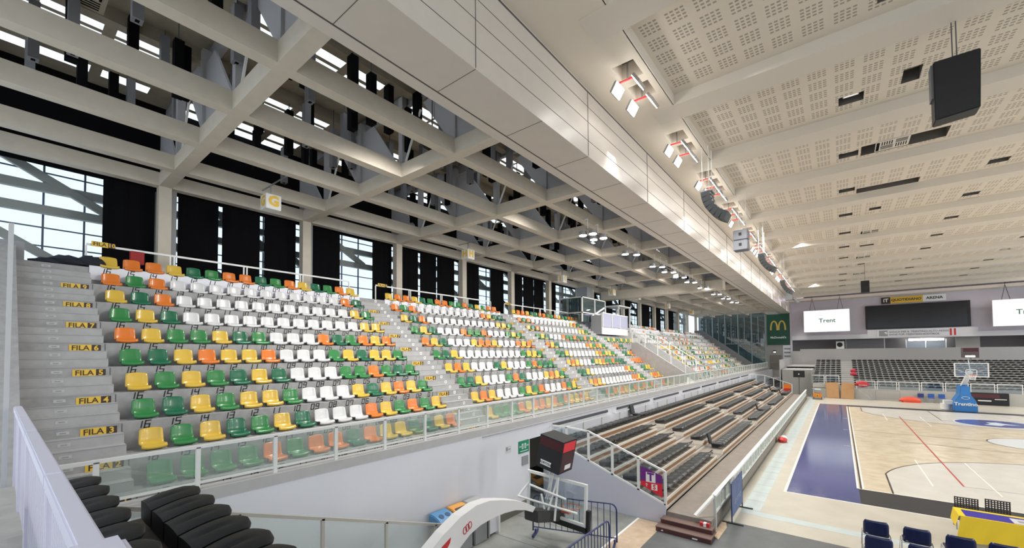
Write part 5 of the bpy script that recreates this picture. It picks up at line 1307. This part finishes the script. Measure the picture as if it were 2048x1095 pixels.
# things against the far wall
t = thing('display_panel', 'long low black electronic panel lying on the floor behind the far hoop', 'panel', (9.7, 35.9, 0.007))
mb = MB(); mb.box(-1.6, 1.35, -0.1, 0.1, 0, 1.1, blackm); mb.obj('housing', t, bevel=0.03)
mb = MB(); mb.box(-1.5, 0.8, -0.11, -0.1, 0.65, 1.0, mat('panel_maroon', (0.09, 0.015, 0.02), 0.4)); mb.box(-0.5, 0.3, -0.11, -0.1, 0.35, 0.45, white_plain); mb.box(0.5, 1.2, -0.11, -0.1, 0.52, 0.58, white_plain); mb.obj('display', t)
for i, x in enumerate((5.55, 6.25, 6.95)):
    t = thing('plastic_chair', '%s blue plastic chair against the far barrier wall' % ('dark' if i == 0 else ('middle' if i == 1 else 'third, bright')), 'chair', (x, 35.75, 0.007), group='blue chairs at the far wall')
    m_ = mat('chair_blue' if i else 'chair_navy', (0.03, 0.12, 0.45) if i else (0.03, 0.05, 0.22), 0.4)
    mb = MB(); mb.box(-0.22, 0.22, -0.22, 0.2, 0.42, 0.46, m_); mb.obj('seat', t, bevel=0.015)
    mb = MB(); mb.box(-0.22, 0.22, 0.18, 0.22, 0.48, 0.82, m_); mb.obj('backrest', t, bevel=0.015)
    for sx in (-0.19, 0.19):
        for sy in (-0.18, 0.18):
            mb = MB(); mb.box(sx-0.012, sx+0.012, sy-0.012, sy+0.012, 0, 0.44, steel); mb.obj('leg', t)
mb = MB(); blob(mb, (0, 0, 0.2), (0.75, 0.35, 0.30), mat('coral_cover', (0.80, 0.10, 0.05), 0.6), 14, 8, 0.08); mb.box(-0.5, 0.7, -0.3, 0.3, 0.0, 0.22, mat('coral_cover', (0.8, 0.1, 0.05)))
tag(mb.obj('folded_mat', None, (4.75, 35.2, 0.007), smooth=True), 'heap of coral red folded mats on the floor by the far wall', 'mats')
for i, x in enumerate((-1.15, 0.0)):
    mb = MB(); mb.box(-0.52, 0.52, -0.03, 0.03, 0, 1.65, mat('cardboard', (0.52, 0.30, 0.14), 0.8, noise=0.05, nscale=3), Matrix.Rotation(R(-8), 4, 'X') @ Matrix.Rotation(R(3 if i else -3), 4, 'Y'))
    mb.box(-0.4, 0.4, 0.03, 0.05, 0.3, 1.3, mat('cardboard', (0.5, 0.3, 0.1)), Matrix.Rotation(R(-8), 4, 'X'))
    tag(mb.obj('cardboard_sheet', None, (x+0.1, 35.7, 0.02)), 'large brown cardboard sheet leaning on the barrier, %s' % ('beside the orange machine' if i == 0 else 'beside the red trolley frame'), 'cardboard')
t = thing('cleaning_machine', 'orange floor cleaning machine by the far end of the court balustrade', 'machine', (-2.3, 33.9, 0.007))
om = mat('machine_orange', (0.75, 0.25, 0.03), 0.45)
mb = MB(); mb.box(-0.35, 0.35, -0.4, 0.5, 0.18, 0.62, om); mb.obj('body', t, bevel=0.05)
mb = MB(); mb.box(-0.3, 0.3, -0.2, 0.35, 0.62, 0.95, mat('machine_tank', (0.30, 0.33, 0.34), 0.4)); mb.obj('tank', t, bevel=0.05)
mb = MB(); mb.cyl((0, -0.42, 0.38), 0.12, 0.03, yellow, 16, 'y'); mb.cyl((0, -0.43, 0.38), 0.06, 0.03, signbrown, 12, 'y'); mb.obj('dial', t)
mb = MB(); mb.cyl((-0.36, 0.2, 0.14), 0.14, 0.06, blackm, 14, 'x'); mb.cyl((0.30, 0.2, 0.14), 0.14, 0.06, blackm, 14, 'x'); mb.box(-0.4, 0.4, -0.55, -0.3, 0.0, 0.12, greyd); mb.obj('wheels', t)
mb = MB(); mb.box(-0.25, 0.25, 0.6, 0.85, 0.1, 1.0, white_plain); mb.obj('side_tank', t, bevel=0.03)
t = thing('ball_trolley', 'red cloth bag on a metal trolley frame before the far barrier', 'trolley', (1.3, 35.5, 0.007))
mb = MB(); blob(mb, (0, 0, 1.55), (0.55, 0.3, 0.30), mat('bag_red', (0.50, 0.02, 0.03), 0.6), 14, 8, 0.06); mb.obj('bag', t, smooth=True)
mb = MB(); 
for a, b in (((-0.5, -0.2, 0), (-0.35, -0.2, 1.4)), ((0.8, -0.2, 0), (0.45, -0.2, 1.4)), ((-0.4, -0.2, 1.1), (0.6, -0.2, 0.15)), ((-0.5, -0.2, 0.05), (0.8, -0.2, 0.05)), ((-0.4, 0.2, 0), (-0.3, 0.2, 1.4)), ((0.7, 0.2, 0), (0.4, 0.2, 1.4)), ((-0.35, -0.2, 1.35), (0.45, -0.2, 1.35))): mb.tube([a, b], 0.02, steel, 6)
mb.obj('frame', t)
link('lettering', text_mesh('trentino', 0.2, white_plain, 0.002), t, (0.05, -0.32, 1.5), ROT_MY)
for i, (x, y, z) in enumerate(((0.75, 41.2, 2.5), (0.75, 39.8, 2.2))):
    mb = MB(); blob(mb, (0, 0, 0.2), (0.3, 0.25, 0.22), mat('cloth_red', (0.45, 0.03, 0.06), 0.7)); tag(mb.obj('red_bundle', None, (x, y, z), smooth=True), 'red cloth bundle on the far stand steps, the %s one' % ('upper' if i == 0 else 'lower'), 'cloth')
t = thing('speaker_on_stand', 'black box speaker on a tall pole stand in front of the grey far wall', 'speaker', (-3.9, 35.0, 0.0))
mb = MB(); mb.box(-0.5, 0.5, -0.2, 0.2, 2.15, 2.85, blackm); mb.obj('cabinet', t)
mb = MB(); mb.tube([(0, 0, 0), (0, 0, 2.15)], 0.04, greyd, 8); mb.obj('pole', t)
mb = MB(); mb.box(-0.5, 0.5, -0.06, 0.06, 0.0, 0.06, greyd); mb.box(-0.06, 0.06, -0.4, 0.4, 0, 0.06, greyd); mb.obj('foot', t)
mb = MB(); mb.cyl((0, -0.21, 2.5), 0.06, 0.01, white_plain, 10, 'y'); mb.obj('badge', t)

# table with yellow cloth and chairs -----------------------------
t = thing('officials_table', 'long officials table at the near end line of the court', 'table', (0, 0, 0.013))
mb = MB(); mb.box(1.85, 5.4, -4.0, -3.3, 0.69, 0.72, mat('table_grey', (0.5, 0.5, 0.5), 0.5)); mb.obj('table_top', t)
for x in (1.95, 5.3):
    for y in (-3.9, -3.4):
        mb = MB(); mb.box(x-0.02, x+0.02, y-0.02, y+0.02, 0, 0.69, steel); mb.obj('leg', t)
yc = mat('cloth_yellow', (0.80, 0.56, 0.02), 0.6); bc = mat('cloth_blue', (0.03, 0.02, 0.30), 0.5)
t = thing('table_cloth', 'yellow and blue cloth draped over the officials table', 'tablecloth', (0, 0, 0.013))
mb = MB(); mb.box(1.83, 5.42, -4.02, -3.28, 0.72, 0.735, yc); mb.box(1.95, 5.42, -3.98, -3.42, 0.735, 0.738, bc); mb.obj('top_cloth', t)
mb = MB(); n = 60; vs = []; fs = []
for i in range(n+1):
    x = 1.86+3.6*i/n
    for j in range(5):
        f = j/4; vs.append((x-0.10*f, -4.03-0.04*f-0.035*f*math.sin(i*0.9+f*2.5), 0.735-0.60*f))
for i in range(n):
    for j in range(4): fs.append((i*5+j, (i+1)*5+j, (i+1)*5+j+1, i*5+j+1))
mb.add(vs, fs, yc); mb.obj('front_drape', t, smooth=True)
mb = MB(); mb.add([(1.83, -4.02, 0.73), (1.83, -3.28, 0.73), (1.78, -3.28, 0.45), (1.76, -4.02, 0.45)], [(0,1,2,3)], yc); mb.obj('side_drape', t)
mb = MB(); mb.box(2.75, 3.15, -3.97, -3.55, 0.738, 0.7395, mat('print_pale', (0.60, 0.60, 0.62), 0.5)); mb.box(2.85, 3.05, -3.85, -3.68, 0.7395, 0.7405, greypt); mb.obj('printed_patch', t)
def mesh_chair(x, y, lab):
    t = thing('office_chair', lab, 'chair', (x, y, 0.016), group='black perforated chairs behind the officials table')
    mb = MB(); mb.box(-0.24, 0.24, -0.22, 0.22, 0.42, 0.47, blackm); mb.obj('seat', t, bevel=0.02)
    mb = MB(); n = 9
    brz = mat('chair_back', (0.035, 0.032, 0.032), 0.5)
    for i in range(n): mb.box(-0.24+0.053*i, -0.215+0.053*i, -0.27+0.02*abs(i-4)/4, -0.25+0.02*abs(i-4)/4, 0.50, 0.90, brz)
    for i in range(8): mb.box(-0.24, 0.21, -0.268, -0.252, 0.50+0.054*i, 0.525+0.054*i, brz)
    mb.obj('backrest', t)
    for sx in (-0.2, 0.2):
        for sy in (-0.2, 0.2):
            mb = MB(); mb.box(sx-0.012, sx+0.012, sy-0.012, sy+0.012, 0, 0.44, steel); mb.obj('leg', t)
def navy_chair_proto():
    t = thing('conference_chair', '', 'chair', (0, 0, 0), group='navy chairs before the officials table')
    # facing +Y, backrest at -Y
    mb = MB(); vs = []; fs = []; n = 9; m_ = 7
    for i in range(m_):
        z = 0.44+0.36*i/(m_-1); half = 0.235 if i < m_-1 else 0.20
        if i == m_-2: half = 0.23
        for j in range(n):
            s = -1+2*j/(n-1); vs.append((s*half, -0.22-0.05*i/(m_-1)-0.05*(1-s*s), z))
    for i in range(m_-1):
        for j in range(n-1): fs.append((i*n+j, i*n+j+1, (i+1)*n+j+1, (i+1)*n+j))
    me = bpy.data.meshes.new('backrest'); me.from_pydata(vs, [], fs); bm = bmesh.new(); bm.from_mesh(me); bmesh.ops.solidify(bm, geom=bm.faces[:], thickness=0.02); bm.to_mesh(me); bm.free(); me.materials.append(navyseat); me.polygons.foreach_set('use_smooth', [True]*len(me.polygons))
    link('backrest', me, t)
    mb = MB(); mb.box(-0.23, 0.23, -0.22, 0.22, 0.42, 0.45, navyseat); mb.obj('seat', t, bevel=0.014)
    chrome = mat('chrome', (0.75, 0.75, 0.77), 0.15, 0.9)
    for s in (-1, 1):
        mb = MB(); mb.tube([(s*0.27, -0.27, 0.0), (s*0.26, -0.24, 0.45), (s*0.24, -0.27, 0.52)], 0.011, chrome, 6); mb.obj('leg', t)
        mb = MB(); mb.tube([(s*0.27, 0.25, 0.0), (s*0.25, 0.15, 0.42), (s*0.26, -0.24, 0.44)], 0.011, chrome, 6); mb.obj('leg', t)
    mb = MB(); mb.tube([(-0.26, -0.25, 0.42), (0.26, -0.25, 0.42)], 0.010, chrome, 6); mb.obj('cross_bar', t)
    return t
nc = navy_chair_proto(); first = True
for r_, yy, xs in ((0, -5.66, (0.16, 0.87, 1.56, 2.2, 2.87)), (1, -6.76, (0.15, 0.85, 1.55, 2.25))):
    for i, x in enumerate(xs):
        lab = 'navy plastic chair with chrome legs, %s in the row %s' % (ordn(i), 'closer to the officials table' if r_ == 0 else 'behind, farther from the table')
        if first: nc.location = (x, yy, 0.012); nc['label'] = lab; first = False
        else: dup(nc, (x, yy, 0.012), None, lab)
mesh_chair(2.17, -2.55, 'black perforated chair behind the end of the officials table'); mesh_chair(2.77, -2.35, 'black perforated chair behind the officials table, second from its end')
